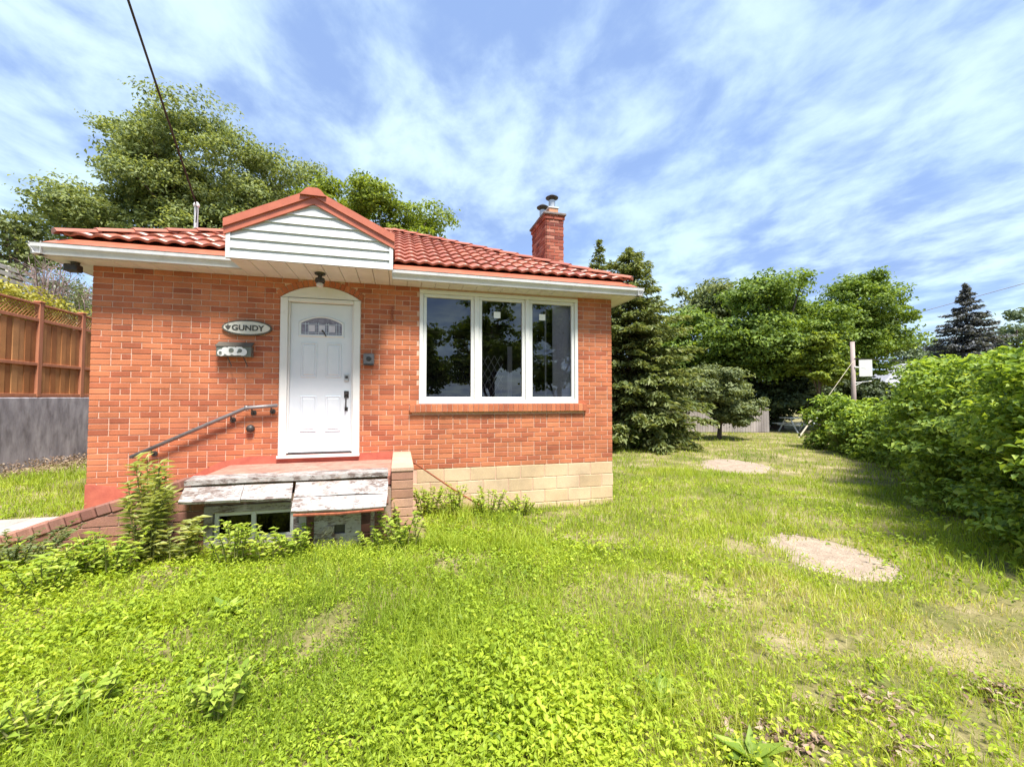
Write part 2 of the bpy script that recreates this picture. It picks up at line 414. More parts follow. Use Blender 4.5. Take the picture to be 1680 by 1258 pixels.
_n = nnoise(_nt, 1.3, 6, 0.6); _n2 = nnoise(_nt, 22, 5, 0.7)
_c = nramp(_nt, _n, [(0.35, (0.12, 0.13, 0.04)), (0.52, (0.21, 0.185, 0.085)), (0.68, (0.38, 0.31, 0.20))])
_c = nmix(_nt, 0.6, _c, nramp(_nt, _n2, [(0.3, (0.55, 0.5, 0.45)), (0.7, (1.3, 1.3, 1.2))]), 'MULTIPLY')
_nt.links.new(_c, _b.inputs['Base Color']); _b.inputs['Roughness'].default_value = 0.95; _b.inputs['Specular IOR Level'].default_value = 0.1
nbump(_nt, _b, _n2, 0.8, 0.03)
ground = npmesh('ground', np.stack([GX.ravel(), GY.ravel(), GZ.ravel()], 1), FQ, soil_m)
tag(ground, kind='structure')

# bare dirt patches (low irregular mounds)
dirt_m = pm('bare_dirt', (0.28, 0.215, 0.16), (0.40, 0.315, 0.24), 7, 0.95, 0.7, fine=(60, 0.45, 0.72, (0.55, 0.5, 0.46)), bd=0.02)
DIRT = []
def dirt_patch(pxs, hgt):
    pts = [PZ(a, b, 0.02) for a, b in pxs]
    c = sum(pts, Vector()) / len(pts)
    n = len(pts); V = [(c.x, c.y, g(c.x, c.y) + hgt)]; Fc = []; rings = 9; seg = 90
    P2 = np.array([(p.x, p.y) for p in pts])
    ang = np.arctan2(P2[:, 1] - c.y, P2[:, 0] - c.x); rad = np.hypot(P2[:, 0] - c.x, P2[:, 1] - c.y)
    od = np.argsort(ang); ang, rad = ang[od], rad[od]
    def rr(t): return np.interp((t + math.pi) % (2 * math.pi) - math.pi, np.r_[ang - 2 * math.pi, ang, ang + 2 * math.pi], np.r_[rad, rad, rad])
    for k in range(1, rings + 1):
        for q in range(seg):
            t = -math.pi + 2 * math.pi * q / seg
            r = rr(t) * k / rings * (1 + .30 * (k / rings) * (fbm(c.x + 1.2 * math.cos(t), c.y + 1.2 * math.sin(t), 2.4) - .5) + (0.14 * (random.random() - .5) if k == rings else 0))
            x, y = c.x + r * math.cos(t), c.y + r * math.sin(t)
            V.append((x, y, g(x, y) + hgt * (1 - (k / rings) ** 2) + (0.006 if k < rings else -0.02) + random.uniform(0, .010)))
    for q in range(seg): Fc.append((0, 1 + q, 1 + (q + 1) % seg))
    for k in range(rings - 1):
        for q in range(seg):
            a, b = 1 + k * seg + q, 1 + k * seg + (q + 1) % seg
            Fc.append((a, a + seg, b + seg, b))
    m = MB(); m.add(V, Fc); o = m.build('dirt_patch', dirt_m, smooth=True); tag(o, kind='structure')
    DIRT.append((c, rr))
dirt_patch([(1238, 880), (1300, 872), (1370, 884), (1440, 908), (1490, 930), (1470, 948), (1400, 950), (1330, 935), (1280, 905)], .012)
dirt_patch([(1150, 760), (1180, 752), (1230, 757), (1262, 772), (1220, 778), (1175, 772)], .015)

# raised terrace and hillside beyond the retaining wall
XW = -6.9
hv = []; hy = list(np.arange(-30, 80, 2.0)); hx = [XW - .12, -8, -9.5, -11, -12.5, -15, -20, -40, -90, -300]
hz = [1.50, 1.9, 3.0, 4.2, 4.5, 4.7, 5.2, 6, 8, 10]
m = MB(); m.v = [(x, y, z + (random.uniform(-.08, .08) if x > -60 else 0)) for y in hy for x, z in zip(hx, hz)]
k = len(hx); m.f = [(j * k + i, (j + 1) * k + i, (j + 1) * k + i + 1, j * k + i + 1) for j in range(len(hy) - 1) for i in range(k - 1)]
hill_m = pm('hillside_soil', (0.10, 0.12, 0.04), (0.2, 0.19, 0.09), 1.2, 0.95, 0.5)
tag(m.build('hillside', hill_m, smooth=True), kind='structure')

# concrete path to the steps
m = MB(); pz = .385
for x0, x1 in ((-3.98, -3.49), (-5.2, -3.99), (-6.4, -5.21)):
    m.cbox(x0, x1, 4.98, 6.02, pz - .12, pz + .01, .01)
tag(m.build('path', concrete_m), kind='structure')

# ------------------------------------------------------------------ HOUSE
house = thing('brick_house', 'small red brick bungalow with red metal tile roof and white front door', 'house')
BL, BH, MJ = 0.205, 0.0635, 0.010       # brick length, height, joint
CO = BH + MJ
_bcache = {}
def brick_mesh(w, h, d, mat, c=.004):
    key = (round(w, 3), round(h, 3), round(d, 3), mat.name)
    if key not in _bcache:
        m = MB(); m.cbox(-w / 2, w / 2, 0, d, -h / 2, h / 2, c); _bcache[key] = m.mesh('brick', mat)
    return _bcache[key]
def arch_half(z):
    """half width of the opening and its brick ring at height z (segmental arch over the door)"""
    Rr, cz = 0.88, 2.43
    if z < 3.14: return .525
    if z < 3.222: return .525 + (z - 3.14) / .082 * .055
    q = .985 ** 2 - (z - cz) ** 2
    return math.sqrt(q) if q > 0 else 0
def front_openings(z):
    out = []
    if WIN[2] - .125 < z < WIN[3]: 
        out.append((WIN[0], WIN[1]) if z > WIN[2] else (WIN[0] - .1, WIN[1] + .1))
    if DOOR[2] - .06 < z:
        a = arch_half(z)
        if a: out.append((DCX - a, DCX + a))
    return out
rects = []
zr = 0.68 + MJ; row = 0
rows = []
z = .68 + MJ - CO * 5
while z < SOF + .05:
    rows.append(z); z += CO
for i, z0 in enumerate(rows):
    zc = z0 + BH / 2
    lim0 = XL; lim1 = XR if z0 > .68 else -1.9
    head = (i % 6 == 2)
    x = lim0 - (0 if i % 2 else (BL + MJ) / 2); j = 0; jit = random.uniform(-.006, .006)
    if head: x = lim0
    while x < lim1:
        w = BL if not head else (BL if j % 3 == 0 else (BL - MJ) / 2)
        segs = [(max(x, lim0) , min(x + w, lim1))]
        for a, b in front_openings(zc):
            a -= MJ * .4; b += MJ * .4; ns = []
            for p, q in segs:
                if q <= a or p >= b: ns.append((p, q)); continue
                if p < a: ns.append((p, a))
                if q > b: ns.append((b, q))
            segs = ns
        for p, q in segs:
            if q - p > .025: rects.append((p, q, z0, min(z0 + BH, SOF + .03)))
        x += w + MJ; j += 1
# core (mortar) around the openings
m = MB(); yc0, yc1 = YF + .007, YF + .20
x0, x1 = XL + .005, XR - .005
m.box(x0, DOOR[0], yc0, yc1, .1, SOF + .1)
m.box(DOOR[0], DOOR[1], yc0, yc1, DOOR[3], SOF + .1); m.box(DOOR[0], DOOR[1], yc0, yc1, .1, DOOR[2])
m.box(DOOR[1], WIN[0], yc0, yc1, .1, SOF + .1)
m.box(WIN[0], WIN[1], yc0, yc1, WIN[3], SOF + .1); m.box(WIN[0], WIN[1], yc0, yc1, .1, WIN[2])
m.box(WIN[1], x1, yc0, yc1, .1, SOF + .1)
wall = m.build('wall', mortar_m, house)
def camdist(r): return (Vector(((r[0] + r[1]) / 2, YF, (r[2] + r[3]) / 2)) - CAM).length
vis = [r for r in rects if r[1] - r[0] > .08 and not (r[0] > -2.1 and r[2] < .84) and r[2] > .5]
vis.sort(key=camdist); near = set(vis[:285])
stuff = MB()
for r in rects:
    w, h = r[1] - r[0], r[3] - r[2]
    prou = random.uniform(-.0015, .0015)
    if r in near:
        o = link('brick', brick_mesh(w, h, .05, brick_m), wall, ((r[0] + r[1]) / 2, YF + prou, (r[2] + r[3]) / 2))
    else:
        stuff.cbox(r[0], r[1], YF + prou, YF + .05, r[2], r[3], .004)
tag(stuff.build('brickwork', brick_m, wall), kind='stuff')
# side and back walls (brick pattern at a distance)
sidem, _nt, _b, _o = newmat('brick_side')
_g = _nt.nodes.new('ShaderNodeNewGeometry'); _sx = _nt.nodes.new('ShaderNodeSeparateXYZ'); _nt.links.new(_g.outputs['Position'], _sx.inputs[0])
_cx = _nt.nodes.new('ShaderNodeCombineXYZ'); _nt.links.new(nmath(_nt, 'ADD', _sx.outputs[1], _sx.outputs[0]), _cx.inputs[0]); _nt.links.new(_sx.outputs[2], _cx.inputs[1])
_bt = _nt.nodes.new('ShaderNodeTexBrick'); _nt.links.new(_cx.outputs[0], _bt.inputs['Vector'])
_bt.inputs['Scale'].default_value = 1; _bt.inputs['Brick Width'].default_value = .215; _bt.inputs['Row Height'].default_value = CO; _bt.inputs['Mortar Size'].default_value = .005
_bt.inputs['Color1'].default_value = (.46, .13, .07, 1); _bt.inputs['Color2'].default_value = (.36, .1, .055, 1); _bt.inputs['Mortar'].default_value = (.58, .37, .27, 1)
_nt.links.new(_bt.outputs[0], _b.inputs['Base Color']); _b.inputs['Roughness'].default_value = .9
m = MB(); m.box(XL, XL + .2, YF + .052, YB, .0, SOF + .1); m.box(XR - .2, XR, YF + .052, YB, 0, SOF + .1); m.box(XL + .2, XR - .2, YB - .2, YB, 0, SOF + .1)
m.build('side_wall', sidem, house)
# arch bricks over the door
arch = MB(); arch.prism([(DCX - .53, 3.13), (DCX + .53, 3.13), (DCX + .5, 3.36), (DCX - .5, 3.36)], YF + .006, YF + .0069)
Rr, cz = .88, 2.43; ha = math.asin(.525 / Rr); na = 17
archp = link('door_arch', arch.mesh('door_arch', mortar_m), house)
mb_ = MB(); wa = 2 * ha * (Rr + .05) / na - .008
mb_.cbox(-wa / 2, wa / 2, -.006, .045, Rr + .006, Rr + .10, .004); arch_me = mb_.mesh('brick', brick_m)
for k in range(na):
    o = link('brick', arch_me, archp, (DCX, YF, cz)); o.rotation_euler = (0, -ha + (k + .5) * 2 * ha / na, 0)
# foundation of yellowish blocks (right of the porch)
m = MB(); m.box(-.02, XR + .004, YF + .012, YF + .2, -.5, .679); fnd = m.build('foundation', mortar_b, house)
for r_ in range(4):
    zt = .68 - r_ * .2; x = .26 - (.2 if r_ % 2 else 0)
    while x < XR:
        a, b = max(x, 0), min(x + .392, XR + .012)
        if b - a > .04:
            link('block', brick_mesh(b - a, .192, .1, block_m, .006), fnd, ((a + b) / 2, YF + .002 - random.uniform(0, .002), zt - .096))
        x += .40
m = MB(); m.box(XR - .19, XR + .01, YF + .1, YB, -.5, .67); m.build('side_foundation', block_m, house)
# red parging below the door and at the corner
m = MB()
m.prism([(XL - .004, .2), (-3.02, .2), (-3.02, .50), (-3.1, .60), (XL - .004, .68)], YF - .012, YF + .02)
m.prism([(-2.62, .55), (-2.1, .80), (-.03, .80), (-.03, .96), (-1.95, .96), (-2.28, .90), (-2.74, .66)], YF - .012, YF + .02)
m.build('parging', parge_m, house)

# ---- window
win = thing('window', None, None); win.parent = house
wx0, wx1, wz0, wz1 = WIN
m = MB(); ya, yb = YF - .012, YF + .11; t = .055
m.cbox(wx0, wx1, ya, yb, wz1 - t, wz1, .006); m.cbox(wx0, wx1, ya, yb, wz0, wz0 + t * 1.05, .006)
m.cbox(wx0, wx0 + t, ya + .001, yb, wz0 + t, wz1 - t, .006); m.cbox(wx1 - t, wx1, ya + .001, yb, wz0 + t, wz1 - t, .006)
P1, P2 = PY(782, 560, YF).x, PY(865.5, 560, YF).x
for xm in (P1, P2): m.cbox(xm - .035, xm + .035, ya + .006, yb, wz0 + t, wz1 - t, .005)
m.build('frame', frame_m, win)
edges = [(wx0 + t, P1 - .035), (P1 + .035, P2 - .035), (P2 + .035, wx1 - t)]
panes = []
for i, (a, b) in enumerate(edges):
    s_ = MB(); tt = .05; y0, y1 = YF + .012, YF + .075
    z0, z1 = wz0 + t + .002, wz1 - t - .002; a += .002; b -= .002
    s_.cbox(a, b, y0, y1, z1 - tt, z1, .005); s_.cbox(a, b, y0, y1, z0, z0 + tt, .005)
    s_.cbox(a, a + tt, y0 + .001, y1, z0 + tt, z1 - tt, .005); s_.cbox(b - tt, b, y0 + .001, y1, z0 + tt, z1 - tt, .005)
    s_.build('sash', frame_m, win)
    p_ = MB(); y = YF + .045; p_.add([(a + tt, y, z0 + tt), (b - tt, y, z0 + tt), (b - tt, y + .001 * i, z1 - tt), (a + tt, y + .001 * i, z1 - tt)], [(0, 1, 2, 3)])
    p_.build('pane', glass_m, win); panes.append((a + tt, b - tt, z0 + tt, z1 - tt))
stk = pm('paper_sticker', (.75, .75, .75), (.8, .8, .8), 3, .7, 0)
for i, xs in ((1, (811, 822)), (2, (886, 896))):
    p_ = MB(); y = YF + .042; xa, xb = PY(xs[0], 515, YF).x, PY(xs[1], 515, YF).x
    p_.box(xa, xb, y - .002, y, 3.00, 3.10); p_.build('sticker', stk, win)
# interior
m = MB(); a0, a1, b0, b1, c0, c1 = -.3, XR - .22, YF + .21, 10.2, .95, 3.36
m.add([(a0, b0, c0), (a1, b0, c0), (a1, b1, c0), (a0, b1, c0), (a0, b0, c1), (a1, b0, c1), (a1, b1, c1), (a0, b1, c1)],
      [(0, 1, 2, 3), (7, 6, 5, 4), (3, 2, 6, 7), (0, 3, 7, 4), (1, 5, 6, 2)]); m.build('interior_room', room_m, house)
m = MB()      # white panel standing inside behind the end pane
xa, xb = PY(906, 560, YF + .14).x, PY(936, 560, YF + .14).x
m.cbox(xa, xb, YF + .13, YF + .15, 1.66, 3.36, .004); m.cbox(xa - .06, xa - .035, YF + .33, YF + .36, 1.0, 3.3, .004)
m.build('interior_panel', curtain_m, house)
m = MB()      # white diamond lattice screen and post inside behind the middle pane
gx0, gx1, gy_ = PY(790, 560, YF + .5).x, PY(826, 560, YF + .5).x, YF + .5
zb, zt = 1.45, 2.45; stp = .11; k = -12
lat = pm('white_lattice', (.5, .5, .52), (.58, .58, .6), 3, .5, 0)
while k < 24:
    for sg in (1, -1):
        # strip x = x0 + k*stp + sg*(z-zb)*0.55, clipped to the screen
        pts = []
        for zq in np.linspace(zb, zt, 40):
            xq = gx0 + k * stp + sg * (zq - zb) * .55
            if gx0 <= xq <= gx1: pts.append((xq, gy_ + .004 * sg, zq))
        if len(pts) > 2: m.tube([pts[0], pts[-1]], .0065, 4)
    k += 1
m.cbox(PY(833, 560, gy_).x, PY(841, 560, gy_).x, gy_ + .02, gy_ + .05, 1.2, 2.62, .004)
m.build('lattice_screen', lat, house)
# brick sill
sill = MB(); sx0, sx1 = PY(672, 670, YF - .04).x, PY(963, 670, YF - .04).x
sill.box(sx0 + .004, sx1 - .004, YF - .045, YF + .05, wz0 - .112, wz0 - .010)
sillo = sill.build('window_sill', mortar_m, house)
nS = 36; ws = (sx1 - sx0) / nS; ms = MB(); ms.cbox(-ws / 2 + .003, ws / 2 - .003, 0, .11, -.058, .058, .005); ms_ = ms.mesh('brick', brick_m)
for k in range(nS):
    link('brick', ms_, sillo, (sx0 + (k + .5) * ws, YF - .055 + random.uniform(-.003, .003), wz0 - .0605))

# ---- door
m = MB(); dx0, dx1, dz0, dz1 = DOOR
fw = .095
m.cbox(dx0, dx0 + fw, YF - .018, YF + .12, dz0 + .03, dz1, .006); m.cbox(dx1 - fw, dx1, YF - .018, YF + .12, dz0 + .03, dz1, .006)
head_z = PY(525, 497, YF).z
m.cbox(dx0 + fw, dx1 - fw, YF - .012, YF + .12, head_z, head_z + .06, .005)
for xa, sg in ((dx0 + fw, 1), (dx1 - fw, -1)): m.cbox(min(xa, xa + sg * .022), max(xa, xa + sg * .022), YF + .02, YF + .118, dz0 + .05, head_z, .004)
m.cbox(dx0 - .01, dx1 + .01, YF - .06, YF + .12, dz0 - .012, dz0 + .028, .006)
poly = [(dx0 + .002, head_z + .06), (dx1 - .002, head_z + .06)]
for k in range(17):
    a = ha - k * 2 * ha / 16; poly.append((DCX + (Rr - .002) * math.sin(a) * .997, cz + (Rr - .002) * math.cos(a)))
mm = MB(); mm.prism(poly, YF - .013, YF + .0055)
df = m.build('door_frame', frame_m, house)
mm.build('arched_panel', frame_m, df)
door = MB(); ex0, ex1 = dx0 + fw + .022, dx1 - fw - .022; ez0, ez1 = dz0 + .055, head_z - .004; yd = YF + .05
door.cbox(ex0, ex1, yd, yd + .045, ez0, ez1, .004)
dr = door.build('door', door_m, house)
dw = ex1 - ex0; dh = ez1 - ez0
def dpanel(u0, u1, v0, v1):
    a, b, c, d = ex0 + u0 * dw, ex0 + u1 * dw, ez0 + v0 * dh, ez0 + v1 * dh
    p = MB(); e = .022
    vs = []
    for q, yy in ((0, yd + .0005), (.006, yd - .009), (.016, yd - .009), (e + .004, yd - .001), (e + .02, yd - .011)):
        vs += [(a + q, yy, c + q), (b - q, yy, c + q), (b - q, yy, d - q), (a + q, yy, d - q)]
    fs = []
    for k in range(4):
        for s2 in range(4):
            fs.append((k * 4 + s2, k * 4 + (s2 + 1) % 4, k * 4 + 4 + (s2 + 1) % 4, k * 4 + 4 + s2))
    fs.append((16, 17, 18, 19)); p.add(vs, fs); p.build('door_panel', door_m, dr)
dpanel(.17, .43, .50, .735); dpanel(.57, .83, .50, .735); dpanel(.17, .43, .135, .375); dpanel(.57, .83, .135, .375)
# arched light in the door
ax0, ax1, az0, az1, az2 = ex0 + .17 * dw, ex0 + .83 * dw, ez0 + .79 * dh, ez0 + .865 * dh, ez0 + .905 * dh
def archpoly(e):
    ps = [(ax0 - e, az0 - e), (ax1 + e, az0 - e)]
    for k in range(13):
        t_ = k / 12; ps.append((ax1 + e - (ax1 - ax0 + 2 * e) * t_, az1 + e * .7 + (az2 - az1) * math.sin(math.pi * t_) ** .9))
    return ps
p = MB(); po, pi_ = archpoly(.035), archpoly(0); n_ = len(po)
p.add([(x, yd - .002, z) for x, z in po] + [(x, yd - .016, z) for x, z in archpoly(.02)] + [(x, yd - .008, z) for x, z in pi_],
      [(i, (i + 1) % n_, n_ + (i + 1) % n_, n_ + i) for i in range(n_)] + [(n_ + i, n_ + (i + 1) % n_, 2 * n_ + (i + 1) % n_, 2 * n_ + i) for i in range(n_)])
p.build('glass_trim', door_m, dr)
p = MB(); p.prism(pi_, yd - .0045, yd - .001); gp = p.build('pane', leaded_m, dr)
p = MB()
for u in (.10, .17, .36, .42, .61, .67, .86, .93):
    xx = ax0 + u * (ax1 - ax0); p.box(xx - .003, xx + .003, yd - .009, yd - .005, az0 + .002, az1 + .01)
for v in (.15, .92): zz_ = az0 + v * (az1 - az0); p.box(ax0 + .004, ax1 - .004, yd - .0085, yd - .0052, zz_ - .003, zz_ + .003)
p.build('leading', steel_m, gp)
for u in (.18, .43, .68):
    p = MB(); p.box(ax0 + u * (ax1 - ax0), ax0 + (u + .15) * (ax1 - ax0), yd - .007, yd - .005, az0 + .25 * (az1 - az0), az0 + .85 * (az1 - az0)); p.build('glass_square', frost_m, gp)
p = MB(); hx_ = ex1 - .065; hz_ = PY(577, 620, yd).z
p.cbox(hx_ - .03, hx_ + .03, yd - .018, yd, hz_ - .05, hz_ + .05, .006); lock = p.build('door_lock', steel_m, dr)
p = MB(); p.box(hx_ - .018, hx_ + .018, yd - .021, yd - .0175, hz_ - .01, hz_ + .03); p.build('keypad', dark_m, lock)
p = MB(); h2 = PY(577, 655, yd).z
p.cbox(hx_ - .032, hx_ + .032, yd - .014, yd, h2 + .02, h2 + .12, .008)
p.tube([(hx_, yd - .012, h2 + .05), (hx_, yd - .06, h2 + .03), (hx_, yd - .06, h2 - .10), (hx_, yd - .012, h2 - .13)], .010, 8)
p.cbox(hx_ - .022, hx_ + .022, yd - .012, yd, h2 - .165, h2 - .11, .006); p.lathe([(.014, -.03), (.02, -.024), (.02, -.004), (.012, 0)], (hx_ + .0, yd - .016, h2 + .08), 12, 'y')
p.build('handle', dark_m, dr)
p = MB(); p.cbox(ex0 + .002, ex1 - .002, yd - .012, yd + .03, ez0 - .018, ez0 - .004, .002); p.build('door_sweep', dark_m, dr)
p = MB(); p.tube([(DCX + .02, yd - .02, az0 + .05), (DCX + .06, yd - .02, az0 - .025)], .007, 6); p.lathe([(.012, 0), (.012, .02)], (DCX + .01, yd - .026, az0 + .055), 8, 'y'); p.build('knocker', dark_m, dr)
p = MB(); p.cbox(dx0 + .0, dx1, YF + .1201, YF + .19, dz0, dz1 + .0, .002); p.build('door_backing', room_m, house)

# ---- eaves
YE = YF - OV; XEL, XER = XL - OV, XR + OV          # outer gutter line
GZ0, GZ1 = 3.405, 3.535
GXL, GXR, GYF = -1.975, -.105, 5.60                 # gable box
def gutter(prof, p0, p1, inward, name):
    """profile (out, z) swept from p0 to p1, 'inward' is the unit vector towards the wall"""
    m = MB(); n = len(prof); vs = []
    for p_ in (p0, p1):
        for o_, z_ in prof: q = Vector(p_) + Vector(inward) * o_; vs.append((q.x, q.y, z_))
    m.add(vs, [(i, i + 1, n + i + 1, n + i) for i in range(n - 1)] + [tuple(range(n)), tuple(range(2 * n - 1, n - 1, -1))])
    return m.build(name, gutter_m, house)
GP = [(.0, GZ1), (.012, GZ1), (.012, GZ1 - .012), (.004, GZ1 - .02), (.006, GZ1 - .05), (.035, GZ1 - .085), (.045, GZ0), (.115, GZ0), (.115, GZ1 + .01), (.111, GZ1 + .01), (.111, GZ0 + .008), (.05, GZ0 + .008), (.012, GZ1 - .046), (.003, GZ1 - .01)]
gutter(GP, (XEL, YE, 0), (GXL + .03, YE, 0), (0, 1, 0), 'gutter')
gutter(GP, (GXR - .0, YE, 0), (XER, YE, 0), (0, 1, 0), 'gutter')
gutter(GP, (XER, YB + .3, 0), (XER, YE + .001, 0), (-1, 0, 0), 'gutter')
gutter(GP, (XEL, YE + .001, 0), (XEL, YB + .3, 0), (1, 0, 0), 'gutter')
m = MB(); m.box(XEL + .13, XER - .13, YF + .01, YB + .2, SOF + .012, SOF + .03); sof = m.build('soffit', soffit_m, house)
def panel_strip(xa, xb, y0, y1, step=.203):
    x = xa
    while x < xb - .02:
        b = min(x + step - .006, xb); p = MB(); p.cbox(x, b, y0, y1, SOF, SOF + .012, .002)
        p.build('soffit_panel', soffit_m, sof); x += step
panel_strip(XEL + .116, GXL - .0, YE + .117, YF - .001); panel_strip(GXR + .002, XER - .116, YE + .117, YF - .001)
panel_strip(GXL + .004, GXR - .002, GYF + .02, YF - .001)
m = MB()
for xa, xb in ((XR, XER - .116), (XEL + .116, XL)): m.box(xa + .001, xb - .001, YF, YB + .2, SOF, SOF + .011)
m.build('side_soffit', soffit_m, sof)

# ---- roof
SL = .5; YT = YE + .15; ZT = 3.645            # tile eave line
HALF = (XER - XEL) / 2 - .15; XC = (XEL + XER) / 2; YBK = YB + OV - .15
roof = thing('roof', None, None); roof.parent = house
m = MB(); dA = HALF; zA = ZT - .03 + dA * SL
yr0, yr1 = YT + dA, YBK - dA
e = ZT - .03
m.add([(XC - HALF, YT, e), (XC + HALF, YT, e), (XC + HALF, YBK, e), (XC - HALF, YBK, e), (XC, yr0, zA), (XC, yr1, zA)],
      [(0, 1, 4), (1, 2, 5, 4), (2, 3, 5), (3, 0, 4, 5), (3, 2, 1, 0)])
m.build('roof_deck', redmetal, roof)
m = MB()
# red starter flashing between gutter and first tiles
m.add([(XC - HALF - .115, YE + .03, 3.525), (XC + HALF + .115, YE + .03, 3.525), (XC + HALF - .06, YT + .06, ZT + .012), (XC - HALF + .06, YT + .06, ZT + .012),
       (XC - HALF - .115, YE + .03, 3.505), (XC + HALF + .115, YE + .03, 3.505), (XC + HALF - .06, YT + .06, ZT - .02), (XC - HALF + .06, YT + .06, ZT - .02)],
      [(0, 1, 2, 3), (4, 7, 6, 5), (0, 4, 5, 1), (1, 5, 6, 2), (2, 6, 7, 3), (3, 7, 4, 0)])
m.add([(XC + HALF + .115, YE + .03, 3.525), (XC + HALF + .115, YBK, 3.515), (XC + HALF - .06, YBK, ZT + .012), (XC + HALF - .06, YT + .06, ZT + .012)], [(0, 1, 2, 3)])
m.add([(XC - HALF - .115, YE + .03, 3.525), (XC - HALF - .115, YBK, 3.515), (XC - HALF + .06, YBK, ZT + .012), (XC - HALF + .06, YT + .06, ZT + .012)], [(3, 2, 1, 0)])
m.build('eave_flashing', redmetal, roof)
TW, TLh = .196, .355                          # tile width, horizontal run
sn = math.sqrt(1 + SL * SL); Sv = Vector((0, 1 / sn, SL / sn)); Nv = Vector((0, -SL / sn, 1 / sn)); TL = TLh * sn
def tile_verts(clampf=None, x0=0.0, d0=0.0):
    na_ = 10; vs = []
    rowsb = [(0.0, -.008), (0.0, None), (TL * .5, None), (TL + .03, None)]
    for bi, (b, hh) in enumerate(rowsb):
        for k in range(na_ + 1):
            a = TW * 1.04 * k / na_
            ph = k / na_
            prof = .034 * (0.5 - 0.5 * math.cos(2 * math.pi * ph)) ** .8
            lift = .034 * (1 - b / TL)
            h = (prof + lift + .004) if hh is None else (prof * .8 + lift * .25)
            p = Vector((a, 0, 0)) + Sv * (b + (.012 if hh is not None else 0)) + Nv * h
            if clampf: p.x = clampf(p.x + x0, p.y + d0) - x0
            vs.append(tuple(p))
    n1 = na_ + 1; fs = []
    for r_ in range(3):
        for k in range(na_): fs.append((r_ * n1 + k, r_ * n1 + k + 1, (r_ + 1) * n1 + k + 1, (r_ + 1) * n1 + k))
    return vs, fs
_v, _f = tile_verts(); mt = MB(); mt.add(_v, _f); tile_me = mt.mesh('roof_tile', tile_m, True)
nrow = int((HALF - .05) / TLh) + 1; ntile = 0
for r_ in range(nrow):
    d = .06 + r_ * TLh; hw = HALF - d + .02
    if hw < .05: continue
    k0 = math.floor((-hw) / TW); k1 = math.ceil(hw / TW)
    for k in range(k0, k1):
        xa = XC + k * TW; xb = xa + TW
        if xb < XC - hw or xa > XC + hw: continue
        loc = (xa, YT + d, ZT + d * SL)
        # hidden by the front gable
        if d < .5 and GXL - .02 < xa and xb < GXR + .02: continue
        inside = xa > XC - hw + TLh and xb < XC + hw - TLh
        if inside: link('roof_tile', tile_me, roof, loc)
        else:
            cl = lambda x, y: min(max(x, XC - max(HALF - y + .0, 0)), XC + max(HALF - y + .0, 0))
            vs, fs = tile_verts(cl, xa, d)
            if max(v[0] for v in vs) - min(v[0] for v in vs) < .03: continue
            q = MB(); q.add(vs, fs); link('roof_tile', q.mesh('roof_tile', tile_m, True), roof, loc)
        ntile += 1
# side slopes: same tiles joined
sd = MB()
for sgn in (1, -1):
    for r_ in range(nrow):
        d = .06 + r_ * TLh; y_a = YT + d; y_b = YBK - d; k = 0
        while y_a + k * TW < y_b:
            yy = y_a + k * TW; vs, fs = tile_verts()
            # rotate: local x -> along y, local y -> inward
            out = []
            for v in vs:
                yl = yy + v[0]; inn = d + v[1]
                yl = min(max(yl, YT + inn), YBK - inn)
                out.append((XC + sgn * (HALF - inn), yl, ZT + d * SL + v[2]))
            sd.add(out, fs if sgn == 1 else [f_[::-1] for f_ in fs]); k += 1
tag(sd.build('side_tiles', tile_m, roof, True), kind='stuff')
# hip and ridge caps
def caps(p0, p1, name='hip_cap', L=.36, r=.085):
    p0, p1 = Vector(p0), Vector(p1); D = (p1 - p0); n = max(1, int(D.length / L)); D = D / n
    ax = D.normalized(); side = ax.cross(Vector((0, 0, 1))).normalized(); upv = side.cross(ax)
    vs = []; fs = []; K = 8
    for q, lf in ((0, .022), (1.08, .0)):
        for k in range(K + 1):
            t = math.pi * k / K; vs.append(tuple(D * q + side * math.cos(t) * r * (1.05 - .1 * q) + upv * (math.sin(t) * r * .62 + lf)))
    for k in range(K): fs.append((k, k + 1, K + 2 + k, K + 1 + k))
    fs.append(tuple(range(K, -1, -1)))
    c = MB(); c.add(vs, fs); me = c.mesh(name, tile_m, False)
    for k in range(n): link(name, me, roof, p0 + D * k)
za = ZT + HALF * SL + .035; zc_ = ZT + .035
caps((XC + HALF, YT, zc_), (XC, YT + HALF, za)); caps((XC - HALF, YT, zc_), (XC, YT + HALF, za))
caps((XC, YT + HALF, za), (XC, YBK - HALF, za), 'ridge_cap')
caps((XC + HALF, YBK, zc_), (XC, YBK - HALF, za)); caps((XC - HALF, YBK, zc_), (XC, YBK - HALF, za))

